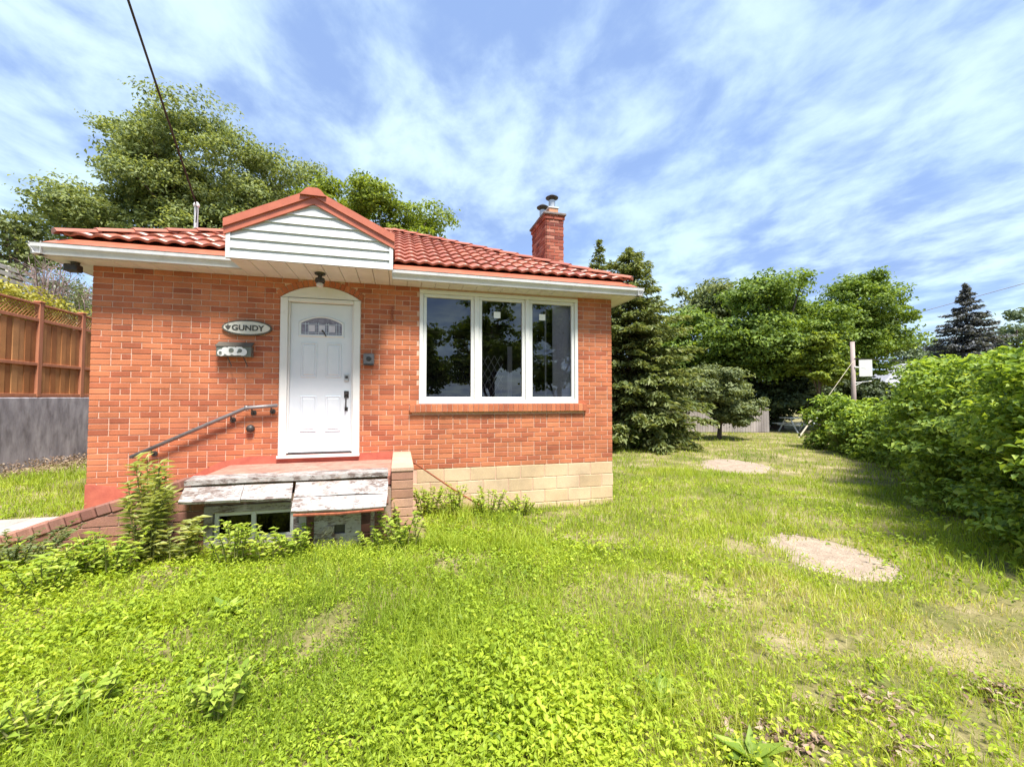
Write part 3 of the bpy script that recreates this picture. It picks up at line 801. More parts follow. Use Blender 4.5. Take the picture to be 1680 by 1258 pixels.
# ---- front gable over the door
gab = thing('gable', None, None); gab.parent = house
gcx = (GXL + GXR) / 2; gw = (GXR - GXL) / 2
PK = PY(510, 316, GYF - .05).z; GS = .49
def rake(x): return PK - .12 - abs(x - gcx) * GS      # underside of trim line
m = MB(); bx_ = rake(GXL)
m.prism([(GXL, SOF - .0), (GXR, SOF - .0), (GXR, bx_), (gcx, rake(gcx) + .02), (GXL, bx_)], GYF + .02, GYF + .04)
m.box(GXL, GXL + .03, GYF + .0401, YE + .6, SOF + .013, bx_); m.box(GXR - .03, GXR, GYF + .0401, YE + .6, SOF + .013, bx_)
m.build('gable_wall', white_m, gab)
zb_ = SOF - .004; nb = 8; bh = .118
for k in range(nb):
    z0, z1 = zb_ + k * bh, zb_ + (k + 1) * bh
    def wid(z): return min(gw, max(0, (PK - .10 - z) / GS))
    w0, w1 = wid(z0), wid(z1)
    if w0 < .03: break
    p = MB(); za_, zb2 = z0, min(z1, PK - .1)
    p.add([(gcx - w0, GYF - .012, za_), (gcx + w0, GYF - .012, za_), (gcx + w1, GYF + .010, zb2), (gcx - w1, GYF + .010, zb2),
           (gcx - w0, GYF + .019, za_), (gcx + w0, GYF + .019, za_), (gcx + w1, GYF + .019, zb2), (gcx - w1, GYF + .019, zb2)],
          [(0, 1, 2, 3), (0, 4, 5, 1), (1, 5, 6, 2), (2, 6, 7, 3), (3, 7, 4, 0), (4, 7, 6, 5)])
    p.build('siding_board', white_m, gab)
for xa, xb in ((GXL - .012, GXL + .035), (GXR - .035, GXR + .012)): p = MB(); p.cbox(xa, xb, GYF - .022, GYF + .02, SOF - .012, bx_ + .01, .003); p.build('corner_trim', white_m, gab)
for sg in (-1, 1):
    xo = gcx + sg * (gw + .03); zo = PK - .045 - (gw + .03) * GS
    p = MB(); q0, q1 = (gcx, PK - .045), (xo, zo)
    # upper roof edge and lower fascia as two steps
    for dz0_, dz1_, yo in ((0.0, .095, -.055), (-.085, -.0005, -.032)):
        y0 = GYF + yo; y1 = GYF - .0001 if yo == -.032 else 7.35
        p.add([(q0[0], y0, q0[1] + dz0_), (q1[0], y0, q1[1] + dz0_), (q1[0], y0, q1[1] + dz1_), (q0[0], y0, q0[1] + dz1_),
               (q0[0], y1, q0[1] + dz0_), (q1[0], y1, q1[1] + dz0_), (q1[0], y1, q1[1] + dz1_), (q0[0], y1, q0[1] + dz1_)],
              [(0, 1, 2, 3), (4, 7, 6, 5), (0, 4, 5, 1), (1, 5, 6, 2), (2, 6, 7, 3), (3, 7, 4, 0)])
    p.build('gable_roof', redmetal, gab)
p = MB(); r_ = .13; vs = []
for y in (GYF - .085, 7.3):
    for a, b in ((-.15, -.02), (-.085, .055), (-.05, .075), (.05, .075), (.085, .055), (.15, -.02)): vs.append((gcx + a, y, PK - .005 + b - .02))
p.add(vs, [(i, i + 1, i + 7, i + 6) for i in range(5)] + [(5, 4, 3, 2, 1, 0)]); p.build('gable_ridge_cap', redmetal, gab)

# ---- chimney
CX0, CX1, CY0, CY1 = PY(895, 400, 8.6).x, PY(925, 400, 8.6).x, 8.6, 9.58
CT = PY(910, 352, 8.6).z
chim = MB(); chim.box(CX0 + .008, CX1 - .008, CY0 + .008, CY1 - .008, 3.8, CT - .02); cho = chim.build('chimney', mortar_d, house)
z = 4.35; i = 0
while z < CT - .03:
    big = .02 if z > CT - .16 else 0
    for face in ('f', 'l'):
        a, b = (CX0, CX1) if face == 'f' else (CY0, CY1)
        a -= big; b += big
        x = a - (.107 if i % 2 else 0)
        while x < b - .02:
            p, q = max(x, a), min(x + BL, b)
            if q - p > .03:
                if face == 'f': link('brick', brick_mesh(q - p, BH, .04, brick_chim), cho, ((p + q) / 2, CY0 - big, z + BH / 2))
                else:
                    o = link('brick', brick_mesh(q - p, BH, .04, brick_chim), cho, (CX0 - big - .0006, (p + q) / 2, z + BH / 2)); o.rotation_euler = (0, 0, -math.pi / 2)
            x += BL + MJ
    z += CO; i += 1
m = MB(); m.box(CX1 - .03, CX1, CY0 + .05, CY1, 4.0, CT - .02); m.build('chimney_side', sidem, cho)
m = MB(); m.cbox(CX0 - .05, CX1 + .05, CY0 - .05, CY1 + .05, CT - .02, CT + .035, .012); m.build('cap_slab', pm('cap_slab', (.12, .10, .10), (.2, .17, .16), 8, .9, .4), cho)
clay = pm('clay_flue', (.42, .2, .11), (.5, .26, .15), 8, .8, .2)
def flue(cx, cy, hclay, hm):
    m = MB(); m.cbox(cx - .11, cx + .11, cy - .11, cy + .11, CT + .03, CT + hclay, .01); f_ = m.build('flue', clay, cho)
    m = MB(); m.cbox(cx - .125, cx + .125, cy - .125, cy + .125, CT + hclay, CT + hclay + .03, .008); m.build('flue_rim', white_m, f_)
    m = MB(); z0 = CT + hclay + .03
    m.lathe([(.075, 0), (.075, hm * .62), (.07, hm * .62)], (cx, cy, z0), 14); m.build('flue_pipe', steel_m, f_)
    m = MB()
    for k in range(4):
        t = k * math.pi / 2 + .4; m.box(cx + .072 * math.cos(t) - .005, cx + .072 * math.cos(t) + .005, cy + .072 * math.sin(t) - .005, cy + .072 * math.sin(t) + .005, z0 + hm * .6, z0 + hm * .85)
    m.lathe([(.14, hm * .8), (.145, hm * .84), (.06, hm * 1.02), (.01, hm * 1.06)], (cx, cy, z0), 16); m.build('rain_cap', dark_m, f_)
flue((CX0 + CX1) / 2 + .02, CY0 + .22, .19, .30); flue((CX0 + CX1) / 2 - .02, CY0 + .74, .17, .33)

# service mast on the roof
mx, my = PY(322, 350, 7.5).x, 7.5
m = MB(); mtop = PY(322, 333, 7.5).z; m.tube([(mx, my, 4.0), (mx, my, mtop - .04)], .028, 10); m.lathe([(.04, 0), (.045, .03), (.02, .07)], (mx, my, mtop - .06), 10)
m.build('service_mast', frame_m, house)
A = Vector((mx, my, mtop - .03)); B = PY(215, 0, 5.0); dirw = (B - A); C_ = A + dirw * 6.2
pts = []
for k in range(41):
    t = k / 40; p = A.lerp(C_, t); p.z -= 4 * .16 * t * (1 - t) * 1.0; pts.append(p)
cable_m = pm('black_cable', (.008, .008, .009), (.015, .015, .016), 5, .6, 0)
m = MB(); m.tube(pts, .013, 6); m.tube([A + Vector((0, 0, 0)), A + Vector((.05, -.1, -.12)), A + Vector((.02, -.05, -.3))], .008, 5)
tag(m.build('service_cable', cable_m), 'black service cable running down to the white mast on the roof', 'cable')

# ------------------------------------------------------------------ small things on the front wall
# oval name plaque
pc = PY(406, 538, YF - .02); pa = (PY(447, 538, YF).x - PY(365, 538, YF).x) / 2; pb = .105
plaque_m = pm('plaque_face', (.50, .49, .44), (.62, .60, .55), 9, .7, .1); plaque_e = pm('plaque_edge', (.07, .06, .05), (.12, .11, .09), 9, .7, .2)
def oval(a, b, y0, y1, n=40):
    q = MB(); q.prism([(pc.x + a * math.cos(2 * math.pi * k / n), pc.z + b * math.sin(2 * math.pi * k / n)) for k in range(n)], y0, y1); return q
sg_ = thing('name_sign', 'oval cream name plaque reading GUNDY on the brick beside the door', 'sign')
oval(pa, pb, YF - .03, YF - .004).build('backing', plaque_e, sg_); oval(pa - .022, pb - .02, YF - .036, YF - .0301).build('face', plaque_m, sg_)
def text_mesh(txt, size, loc, mat, name, parent, bold=.0):
    cu = bpy.data.curves.new('lettering', 'FONT'); cu.body = txt; cu.size = size; cu.extrude = .0015; cu.offset = bold
    cu.align_x = 'CENTER'; cu.align_y = 'CENTER'; to = bpy.data.objects.new('lettering', cu); col.objects.link(to)
    dg = bpy.context.evaluated_depsgraph_get(); me = bpy.data.meshes.new_from_object(to.evaluated_get(dg))
    bpy.data.objects.remove(to); me.materials.clear(); me.materials.append(mat)
    o = link(name, me, parent, loc); o.rotation_euler = (R(90), 0, 0); return o
ink = pm('dark_ink', (.03, .03, .028), (.07, .065, .06), 12, .6, 0)
tx = text_mesh('GUNDY', .102, (pc.x + .01, YF - .0385, pc.z - .006), ink, 'lettering', sg_, .003); tx.scale = (1.05, 1, 1)
q = MB()
lf = [(-.0, -.05), (.03, -.015), (.045, .02), (.012, .015), (0, .05), (-.015, .018), (-.045, .012), (-.028, -.018)]
q.prism([(pc.x - .225 + a * .8, pc.z + .005 + b * .9) for a, b in lf], YF - .0385, YF - .0361); q.build('leaf_emblem', ink, sg_)
# mailbox
b0, b1 = PY(355, 565, YF - .1), PY(412, 583, YF - .1)
mbx = thing('mailbox', 'dark green wall mailbox with white flower decal and two paper hooks', 'mailbox')
green = pm('mailbox_paint', (.10, .115, .10), (.15, .165, .14), 12, .45, .1)
q = MB(); zt_, zb3 = PY(385, 568, YF - .11).z, PY(385, 585, YF - .11).z; xa, xb = b0.x, b1.x
q.cbox(xa, xb, YF - .11, YF - .002, zb3, zt_, .006); q.build('box', green, mbx)
q = MB(); q.add([(xa - .008, YF - .118, zt_ - .008), (xb + .008, YF - .118, zt_ - .008), (xb + .008, YF - .002, zt_ + .055), (xa - .008, YF - .002, zt_ + .055),
                 (xa - .008, YF - .118, zt_ + .004), (xb + .008, YF - .118, zt_ + .004), (xb + .008, YF - .002, zt_ + .067), (xa - .008, YF - .002, zt_ + .067)],
                [(0, 3, 2, 1), (4, 5, 6, 7), (0, 1, 5, 4), (1, 2, 6, 5), (2, 3, 7, 6), (3, 0, 4, 7)]); q.build('lid', plaque_e, mbx)
q = MB(); w_ = xb - xa; h_ = zt_ - zb3; yq = YF - .1115
def disc(q, u, v, ru, y, n=14):
    cx, cz2 = xa + u * w_, zb3 + v * h_; q.prism([(cx + ru * math.cos(2 * math.pi * k / n), cz2 + ru * math.sin(2 * math.pi * k / n)) for k in range(n)], y, y + .0009)
for i, (u, v, ru) in enumerate(((.15, .36, .045), (.26, .62, .04), (.36, .45, .05), (.44, .64, .055), (.55, .5, .055), (.66, .56, .06), (.77, .45, .05))):
    disc(q, u, v, ru, yq - .001 * i - .001)
q.build('flower_decal', frame_m, mbx)
q = MB(); disc(q, .44, .6, .03, yq - .010); disc(q, .69, .58, .026, yq - .0102); disc(q, .63, .42, .012, yq - .0104); disc(q, .13, .36, .018, yq - .0106); q.build('flower_centre', green, mbx)
for u in (.30, .76):
    x = xa + u * w_; q = MB(); q.tube([(x, YF - .09, zb3 + .003), (x + .02, YF - .075, zb3 - .05), (x + .045, YF - .06, zb3 - .12), (x + .05, YF - .10, zb3 - .13)], .006, 6); q.build('hook', dark_m, mbx)
# porch lantern under the gable soffit
lp = PY(525, 455, 6.0)
ln = thing('porch_light', 'small black porch lantern hanging from the gable soffit above the door', 'light')
q = MB(); q.lathe([(.065, SOF - .025), (.07, SOF - .012), (.06, SOF - .001)], (lp.x, lp.y, 0), 14); q.build('mount', dark_m, ln)
q = MB(); q.lathe([(.03, SOF - .025), (.025, SOF - .06), (.06, SOF - .075), (.062, SOF - .125), (.045, SOF - .135), (.04, SOF - .127)], (lp.x, lp.y, 0), 14); q.build('lamp_cap', dark_m, ln)
q = MB(); q.lathe([(.03, SOF - .128), (.048, SOF - .15), (.042, SOF - .18), (.015, SOF - .198)], (lp.x, lp.y, 0), 14); q.build('bulb', pm('milky_glass', (.5, .45, .46), (.55, .5, .5), 4, .2, 0), ln)
# doorbell camera, wall hook, spigot cap, corner flood light
dbp = PY(605, 590, YF - .02)
db = thing('doorbell', 'grey doorbell box with dark lens beside the white door', 'doorbell')
q = MB(); q.cbox(dbp.x - .075, dbp.x + .075, YF - .04, YF - .003, dbp.z - .075, dbp.z + .09, .012); q.build('case', rail_m, db)
q = MB(); q.lathe([(.03, -.055), (.035, -.04), (.035, -.0405)], (dbp.x, YF - .0005, dbp.z + .01), 14, 'y'); q.cbox(dbp.x - .07, dbp.x + .07, YF - .05, YF - .0405, dbp.z - .085, dbp.z - .06, .004); q.build('lens', dark_m, db)
hp = PY(643, 517, YF - .01); q = MB(); q.cbox(hp.x - .012, hp.x + .012, YF - .02, YF - .002, hp.z - .11, hp.z + .12, .004); q.tube([(hp.x, YF - .015, hp.z - .08), (hp.x, YF - .06, hp.z - .1), (hp.x, YF - .065, hp.z - .05)], .007, 6)
tag(q.build('wall_hook', rust_m), 'slim rusty iron hook plate on the brick between door and window', 'hook')
kp = PY(411, 703, YF - .03); q = MB(); q.lathe([(.045, -.004), (.052, -.03), (.045, -.06), (.02, -.075), (.008, -.078)], (kp.x, YF, kp.z), 16, 'y')
tag(q.build('wall_vent', dark_m, None, True), 'round dark vent cap on the brick below the handrail', 'vent')
fp = Vector((XL - .12, YF - .10, SOF)); fl = thing('flood_light', 'small dark flood light under the eave at the house corner', 'light')
q = MB(); q.lathe([(.04, -.03), (.045, -.001)], fp, 12); q.build('mount', dark_m, fl)
q = MB(); q.cbox(fp.x - .09, fp.x + .05, fp.y - .06, fp.y + .06, SOF - .12, SOF - .031, .012); q.build('lamp_head', dark_m, fl)
# handrail
hr = thing('handrail', 'grey pipe handrail fixed to the brick beside the porch steps', 'handrail')
yr = YF - .085
r0, r1, r2 = PY(455, 665, yr), PY(404, 669, yr), PY(214, 750, yr)
q = MB(); q.tube([r0, r1, r1 + (r2 - r1) * .02, r2], .024, 12); q.build('rail', rail_m, hr, True)
q = MB(); q.lathe([(.025, -.03), (.028, 0), (.025, .03)], r1, 10); q.build('elbow', rail_m, hr, True)
def bracket(p):
    q = MB(); q.tube([p + Vector((0, 0, -.02)), p + Vector((0, .01, -.065)), Vector((p.x, YF - .006, p.z - .075))], .009, 7)
    q.lathe([(.036, -.012), (.036, -.0045)], (p.x, YF, p.z - .075), 14, 'y'); q.build('bracket', dark_m, hr)
for p in (r0.lerp(r1, .2), r0.lerp(r1, .82), r1.lerp(r2, .14), r1.lerp(r2, .83)): bracket(p)

# ------------------------------------------------------------------ PORCH
YP = 4.94; SZ = .855
porch = thing('porch', 'raised brick entrance porch with red painted floor and sloping knee wall', 'porch')
PXL, PXR = -2.16, 0.0
m = MB(); m.cbox(PXL, PXR + .02, 5.10, YF - .013, SZ - .12, SZ, .01); m.build('floor_slab', redpaint, porch)
for k in range(3):
    m = MB(); x1 = PXL - .44 * k; z1 = SZ - .16 * (k + 1); m.cbox(x1 - .46, x1 - .001, 5.17, YF - .02, z1 - .25, z1, .012); m.build('step', redpaint, porch)
# side wall with brick cap (the pier end shows at the front)
SX0, SX1 = PY(642.5, 766, YP).x, PY(678, 766, YP).x; ST = PY(660, 766, YP).z
m = MB(); m.box(SX0 + .006, SX1 - .006, YP + .007, YF - .014, -.2, ST - .05); sw = m.build('side_wall', mortar_d, porch)
pier_m = brickmat('brick_pier', [(0.0, (0.30, 0.16, 0.11)), (0.4, (0.40, 0.23, 0.16)), (0.8, (0.48, 0.30, 0.21)), (1.0, (0.36, 0.19, 0.14))])
H2 = .092
z = ST - .05 - H2; i = 0
while z > -.05:
    o = link('brick', brick_mesh(SX1 - SX0, H2, .05, pier_m), sw, ((SX0 + SX1) / 2, YP, z + H2 / 2))
    y = YP + .056
    while y < YF - .1:
        q_ = min(y + .29, YF - .02)
        for xx, rot in ((SX1, math.pi / 2), (SX0, -math.pi / 2)):
            if z > .2 or xx == SX1:
                o = link('brick', brick_mesh(q_ - y, H2, .05, pier_m), sw, (xx, (y + q_) / 2, z + H2 / 2)); o.rotation_euler = (0, 0, rot)
        y = q_ + MJ
    z -= H2 + MJ; i += 1
y = YP - .01
cap_m = brickmat('brick_cap', [(0, (.46, .30, .22)), (.5, (.55, .38, .28)), (1, (.5, .34, .26))])
while y < YF - .1:
    q_ = min(y + .36, YF - .014); m = MB(); m.cbox(SX0 - .005, SX1 + .006, y, q_ - .006, ST - .048, ST, .006); m.build('cap_brick', cap_m, sw); y = q_
# front wall: brick left of the basement window, brick bits by the vent board
BW0, BW1 = PY(335, 860, YP), PY(492, 860, YP)
BWZ1 = PY(410, 826, YP).z
m = MB(); m.box(PXL + .01, BW0.x - .0, YP + .008, YP + .16, -.2, SZ - .125); m.box(BW1.x, SX0 - .002, YP + .008, YP + .16, -.2, SZ - .125); m.box(BW0.x, BW1.x, YP + .008, YP + .16, BWZ1, SZ - .125)
m.box(BW0.x, BW1.x, YP + .008, YP + .16, -.2, .22)
fwall = m.build('front_wall', mortar_d, porch)
H3 = .088
def brick_run(x0, x1, z0, z1, parent, off=0):
    z = z1 - H3; i = off
    while z > z0:
        x = x0 - (.14 if i % 2 else 0)
        while x < x1 - .01:
            a, b = max(x, x0), min(x + .28, x1)
            if b - a > .03: link('brick', brick_mesh(b - a, H3, .05, brick_brown), parent, ((a + b) / 2, YP + random.uniform(-.003, .003), z + H3 / 2))
            x += .29
        z -= H3 + .012; i += 1
brick_run(PXL, BW0.x - .005, -.05, SZ - .05, fwall); brick_run(BW1.x + .004, SX0 - .03, -.05, SZ - .2, fwall, 1)
# sloping knee wall to the path
kA, kB = Vector((PXL + .05, 0, PY(300, 788, YP).z)), Vector((-3.62, 0, PY(22, 885, YP).z))
sl = (kA.z - kB.z) / (kA.x - kB.x); th = math.atan(sl)
def kz(x): return kA.z + (x - kA.x) * sl
m = MB(); m.prism([(kB.x, -.1), (PXL, -.1), (PXL, kz(PXL) - .11), (kB.x, kz(kB.x) - .11)], YP + .008, YP + .22); kw = m.build('knee_wall', mortar_d, porch)
z = .82; i = 0
while z > .05:
    x = -3.62 - (.14 if i % 2 else 0)
    while x < PXL - .006:
        a, b = max(x, -3.62), min(x + .28, PXL - .006)
        zt_ = z + H3
        need = lambda xx: kz(xx) - .115
        if need(b) > z + .02 and b - a > .03:
            # trim the top to the slope
            m = MB(); za1, zb1 = min(zt_, need(a)), min(zt_, need(b))
            a2 = a
            if za1 < z + .004: a2 = a + (z + .004 - need(a)) / sl; za1 = z + .004
            if b - a2 > .03:
                if abs(za1 - zt_) < 1e-6 and abs(zb1 - zt_) < 1e-6: link('brick', brick_mesh(b - a, H3, .05, brick_brown), kw, ((a + b) / 2, YP + random.uniform(-.003, .003), z + H3 / 2))
                else:
                    pl = [(a2, z), (b, z), (b, zb1)] + ([(a2 + (zt_ - za1) / sl, zt_)] if zb1 > zt_ - 1e-6 and za1 < zt_ else []) + [(a2, za1)]
                    m.prism(pl, YP, YP + .05); link('brick', m.mesh('brick', brick_brown), kw)
        x += .29
    z -= H3 + .012; i += 1
L_ = (kA - kB).length; nC = 13; wc = L_ / nC
mc = MB(); mc.cbox(-wc / 2 + .005, wc / 2 - .005, -.012, .235, -.105, 0, .012); cme = mc.mesh('coping_brick', brick_brown)
for k in range(nC):
    p = kB.lerp(kA, (k + .5) / nC); o = link('coping_brick', cme, kw, (p.x, YP + random.uniform(-.008, .008), p.z + random.uniform(-.004, .006))); o.rotation_euler = (random.uniform(-.02, .02), -th + random.uniform(-.025, .025), 0)
# basement window
bw = thing('basement_window', None, None); bw.parent = porch
x0, x1, z0, z1 = BW0.x, BW1.x, .24, BWZ1
m = MB(); t = .055
m.cbox(x0, x1, YP - .02, YP + .1, z1 - .075, z1, .005); m.cbox(x0, x0 + .075, YP - .02, YP + .1, z0, z1 - .075, .005); m.cbox(x1 - .06, x1, YP - .02, YP + .1, z0, z1 - .075, .005)
m.cbox(x0 + .075, x1 - .06, YP - .02, YP + .1, z0, z0 + .05, .005); m.build('frame', peel2_m, bw)
m = MB(); xi0, xi1, zi0, zi1 = x0 + .08, x1 - .065, z0 + .052, z1 - .08; xm = PY(416, 870, YP + .03).x
for a, b in ((xi0, xi0 + .04), (xm - .022, xm + .022), (xi1 - .035, xi1)): m.cbox(a, b, YP + .02, YP + .06, zi0, zi1 - .0, .004)
m.cbox(xi0 + .04, xm - .022, YP + .021, YP + .06, zi1 - .035, zi1, .004); m.cbox(xm + .022, xi1 - .035, YP + .021, YP + .06, zi1 - .035, zi1, .004)
m.cbox(xi0 + .04, xm - .022, YP + .021, YP + .06, zi0, zi0 + .03, .004); m.cbox(xm + .022, xi1 - .035, YP + .021, YP + .06, zi0, zi0 + .03, .004)
m.build('sash', frame_m, bw)
for a, b in ((xi0 + .04, xm - .022), (xm + .022, xi1 - .035)):
    m = MB(); m.add([(a, YP + .045, zi0 + .03), (b, YP + .045, zi0 + .03), (b, YP + .045, zi1 - .035), (a, YP + .045, zi1 - .035)], [(0, 1, 2, 3)]); m.build('pane', glass_b, bw)
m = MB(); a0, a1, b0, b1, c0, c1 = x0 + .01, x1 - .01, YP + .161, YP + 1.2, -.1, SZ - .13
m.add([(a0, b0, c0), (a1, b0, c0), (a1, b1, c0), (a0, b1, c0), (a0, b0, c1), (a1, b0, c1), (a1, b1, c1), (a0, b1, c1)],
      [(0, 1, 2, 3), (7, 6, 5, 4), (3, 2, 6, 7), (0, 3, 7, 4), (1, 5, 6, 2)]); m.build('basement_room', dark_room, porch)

# weathered board hood over the basement window
hood = thing('window_hood', 'weathered peeling white wooden hood sloping over the basement window', 'hood')
def quad_slab(name, pts, th_, mat, parent):
    """pts: 4 corner points (back-left, back-right, front-right, front-left); slab of thickness th_ below"""
    pts = [Vector(p) for p in pts]; n = (pts[1] - pts[0]).cross(pts[3] - pts[0]).normalized()
    if n.z < 0: n = -n
    N_ = 7; top = []; 
    for i in range(N_):
        for j in (0, 1): pass
    m = MB(); vs = []; 
    for i in range(N_):
        t_ = i / (N_ - 1); b_ = pts[0].lerp(pts[1], t_); f_ = pts[3].lerp(pts[2], t_)
        f_ = f_ + (f_ - b_).normalized() * random.uniform(-.012, .006); w_ = n * random.uniform(-.004, .004)
        vs += [b_, f_ + w_, f_ - n * th_ + w_, b_ - n * th_]
    fs = []
    for i in range(N_ - 1):
        for k in range(4): fs.append((i * 4 + k, i * 4 + (k + 1) % 4, i * 4 + 4 + (k + 1) % 4, i * 4 + 4 + k))
    fs += [(0, 3, 2, 1), (N_ * 4 - 4, N_ * 4 - 3, N_ * 4 - 2, N_ * 4 - 1)]
    m.add(vs, fs); return m.build(name, mat, parent)
ZL = SZ + .068
lb = [PY(318, 777, 5.20), PY(636, 765, 5.20), PY(637, 778, YP - .05), PY(302, 789, YP - .05)]
for p in lb[:2]: p.z = ZL
for p in lb[2:]: p.z = ZL
quad_slab('ledge_board', lb, .045, peel_m, hood)
q = MB(); q.box(lb[3].x + .05, lb[2].x - .01, YP + .02, 5.2, SZ + .001, ZL - .0455); q.build('ledge_bearer', peel_m, hood)
YH0 = YP - .035
bl, br = PY(303, 799, YH0), PY(481, 792, YH0)
fl_, fr_ = PY(291, 824, YH0 - .22), PY(478, 817, YH0 - .22)
def cut(a, b, u): return a.lerp(b, u)
us = [0, .535, 1.0]
for i in range(2): quad_slab('hood_board', [cut(bl, br, us[i]) + Vector((.002, 0, 0)), cut(bl, br, us[i + 1]) - Vector((.002, 0, 0)), cut(fl_, fr_, us[i + 1]) - Vector((.002, 0, 0)), cut(fl_, fr_, us[i]) + Vector((.002, 0, 0))], .028, peel_m, hood)
bl2, br2 = PY(486, 791, YH0), PY(637, 785, YH0)
ml, mr_ = PY(482, 815, YH0 - .20), PY(636, 809, YH0 - .20)
fl2, fr2 = PY(477, 840, YH0 - .36), PY(633, 830, YH0 - .36)
for a_, b_, c_, d_ in ((bl2, br2, mr_, ml), (ml + Vector((0, -.004, -.004)), mr_ + Vector((0, -.004, -.004)), fr2, fl2)): quad_slab('hood_board', [a_, b_, c_, d_], .028, peel2_m, hood)
m = MB(); rim = [fl2 + Vector((.02, .012, -.034)), fr2 + Vector((-.02, .012, -.034))]; m.tube([rim[0], rim[0].lerp(rim[1], .5) + Vector((0, 0, -.012)), rim[1]], .014, 6); m.build('rotten_edge', rust_m, hood)
for px, w_ in ((611, .02), (497, .035)):
    p = PY(px, 860, YH0 - .12); m = MB(); tz = PY(px, 838, YH0 - .12).z; m.cbox(p.x - w_, p.x + w_, p.y - .02, p.y + .02, g(p.x, p.y) - .05, tz, .004); m.build('post', peel2_m, hood)
# white board with a square hole standing under the hood
vb = thing('vent_board', 'upright white painted board with a square hole below the wooden hood', 'board')
yv = YH0 - .16; v0, v1 = PY(515, 870, yv), PY(592, 870, yv); vt = PY(550, 840, yv).z; vg = g(v0.x, yv) - .03
hx0, hx1, hz0, hz1 = PY(548, 870, yv).x, PY(566, 870, yv).x, PY(560, 875, yv).z, PY(560, 860, yv).z
m = MB(); m.box(v0.x, hx0, yv, yv + .025, vg, vt); m.box(hx1, v1.x, yv, yv + .025, vg, vt); m.box(hx0, hx1, yv, yv + .025, hz1, vt); m.box(hx0, hx1, yv, yv + .025, vg, hz0)
m.build('panel', peel2_m, vb)
m = MB(); m.box(hx0 - .01, hx1 + .01, yv + .03, yv + .04, hz0 - .01, hz1 + .01); m.build('hole_back', dark_m, vb)
m = MB(); c_ = PY(538, 868, yv - .01)
for k in range(7):
    pp = []
    for s_ in range(8): t_ = s_ / 7 * 4 + k; pp.append((c_.x + .035 * math.cos(t_ * 1.7 + k) + s_ * .004 * (k % 3 - 1), yv - .008 - .004 * k % .03, c_.z + .032 * math.sin(t_ * 1.9 + k) - (s_ * .006 if k > 4 else 0)))
    m.tube(pp, .0045, 5)
m.build('wire_bundle', pm('pale_cord', (.42, .36, .27), (.5, .44, .35), 9, .8, 0), vb)

# rusty rod leaning from porch side wall to the ground
ra, rb = PY(677, 757, 5.9), PY(800, 828, 6.16); rb.z = g(rb.x, rb.y) + .05
m = MB(); m.tube([ra, ra.lerp(rb, .5) + Vector((0, 0, -.02)), rb], .011, 7); m.tube([rb + Vector((-.04, 0, .0)), rb + Vector((.07, .01, .005))], .022, 7)
tag(m.build('iron_rod', rust_m), 'thin rusty iron rod leaning against the porch side wall', 'rod')

# ------------------------------------------------------------------ retaining wall and wooden fence
WT = 1.755
m = MB(); n_ = 14
m.cbox(XW - .3, XW, 2.0, 18, -.3, WT, .02)
tag(m.build('retaining_wall', retain_m), 'stained grey concrete retaining wall below the cedar fence', 'wall')
fence = thing('cedar_fence', 'orange cedar board fence with lattice top standing on the retaining wall', 'fence')
PSP = 1.17; FY0 = PX(68, 560, XW).y; ys = [FY0 + PSP * k for k in range(-2, 5)]
FT = PX(68, 500, XW).z + .02
for y in ys:
    m = MB(); m.cbox(XW - .10, XW - .005, y - .05, y + .05, WT, FT + .02, .006); m.cbox(XW - .115, XW + .01, y - .065, y + .065, FT + .02, FT + .05, .008); m.build('post', wood_post, fence)
for a, b in zip(ys[:-1], ys[1:]):
    a += .052; b -= .052
    for z0, z1 in ((FT - .035, FT), (FT - .36, FT - .30), (WT + .0, WT + .07), (WT + .62, WT + .68)):
        m = MB(); m.cbox(XW - .085, XW - .012, a, b, z0, z1, .004); m.build('rail', wood_post, fence)
    nb = 8; w_ = (b - a) / nb
    for k in range(nb):
        m = MB(); off = (.012 if k % 2 else 0); m.cbox(XW - .060 - off, XW - .040 - off, a + k * w_ + .003, a + (k + 1) * w_ - .003, WT + .01, FT - .37 + random.uniform(-.01, 0), .003); m.build('board', wood_m, fence)
    m = MB(); z0, z1 = FT - .30, FT - .035; k = -6
    while a + k * .075 < b:
        for sg in (1, -1):
            pts = []
            for t_ in np.linspace(0, 1, 14):
                y = a + k * .075 + (t_ if sg > 0 else 1 - t_) * (z1 - z0)
                if a <= y <= b: pts.append((XW - .05 + .006 * sg, y, z0 + t_ * (z1 - z0)))
            if len(pts) > 1: m.tube([pts[0], pts[-1]], .009, 4)
        k += 1
    m.build('lattice', wood_m, fence)
# pale slatted fence up the hill
pf = thing('slatted_fence', 'pale weathered slatted fence high on the slope above the cedar fence', 'fence')
fy0, fy1, fz = 14.5, 23.5, PX(0, 433, -12.0).z
y = 15.0
while y < fy1:
    m = MB(); m.cbox(-12.06, -11.97, y - .05, y + .05, 4.0, fz + .03, .006); m.build('post', palewood, pf); y += 1.9
for k in range(7):
    m = MB(); z1 = fz - k * .19; m.cbox(-11.965, -11.94, fy0, fy1, z1 - .13, z1, .004); m.build('slat', palewood, pf)

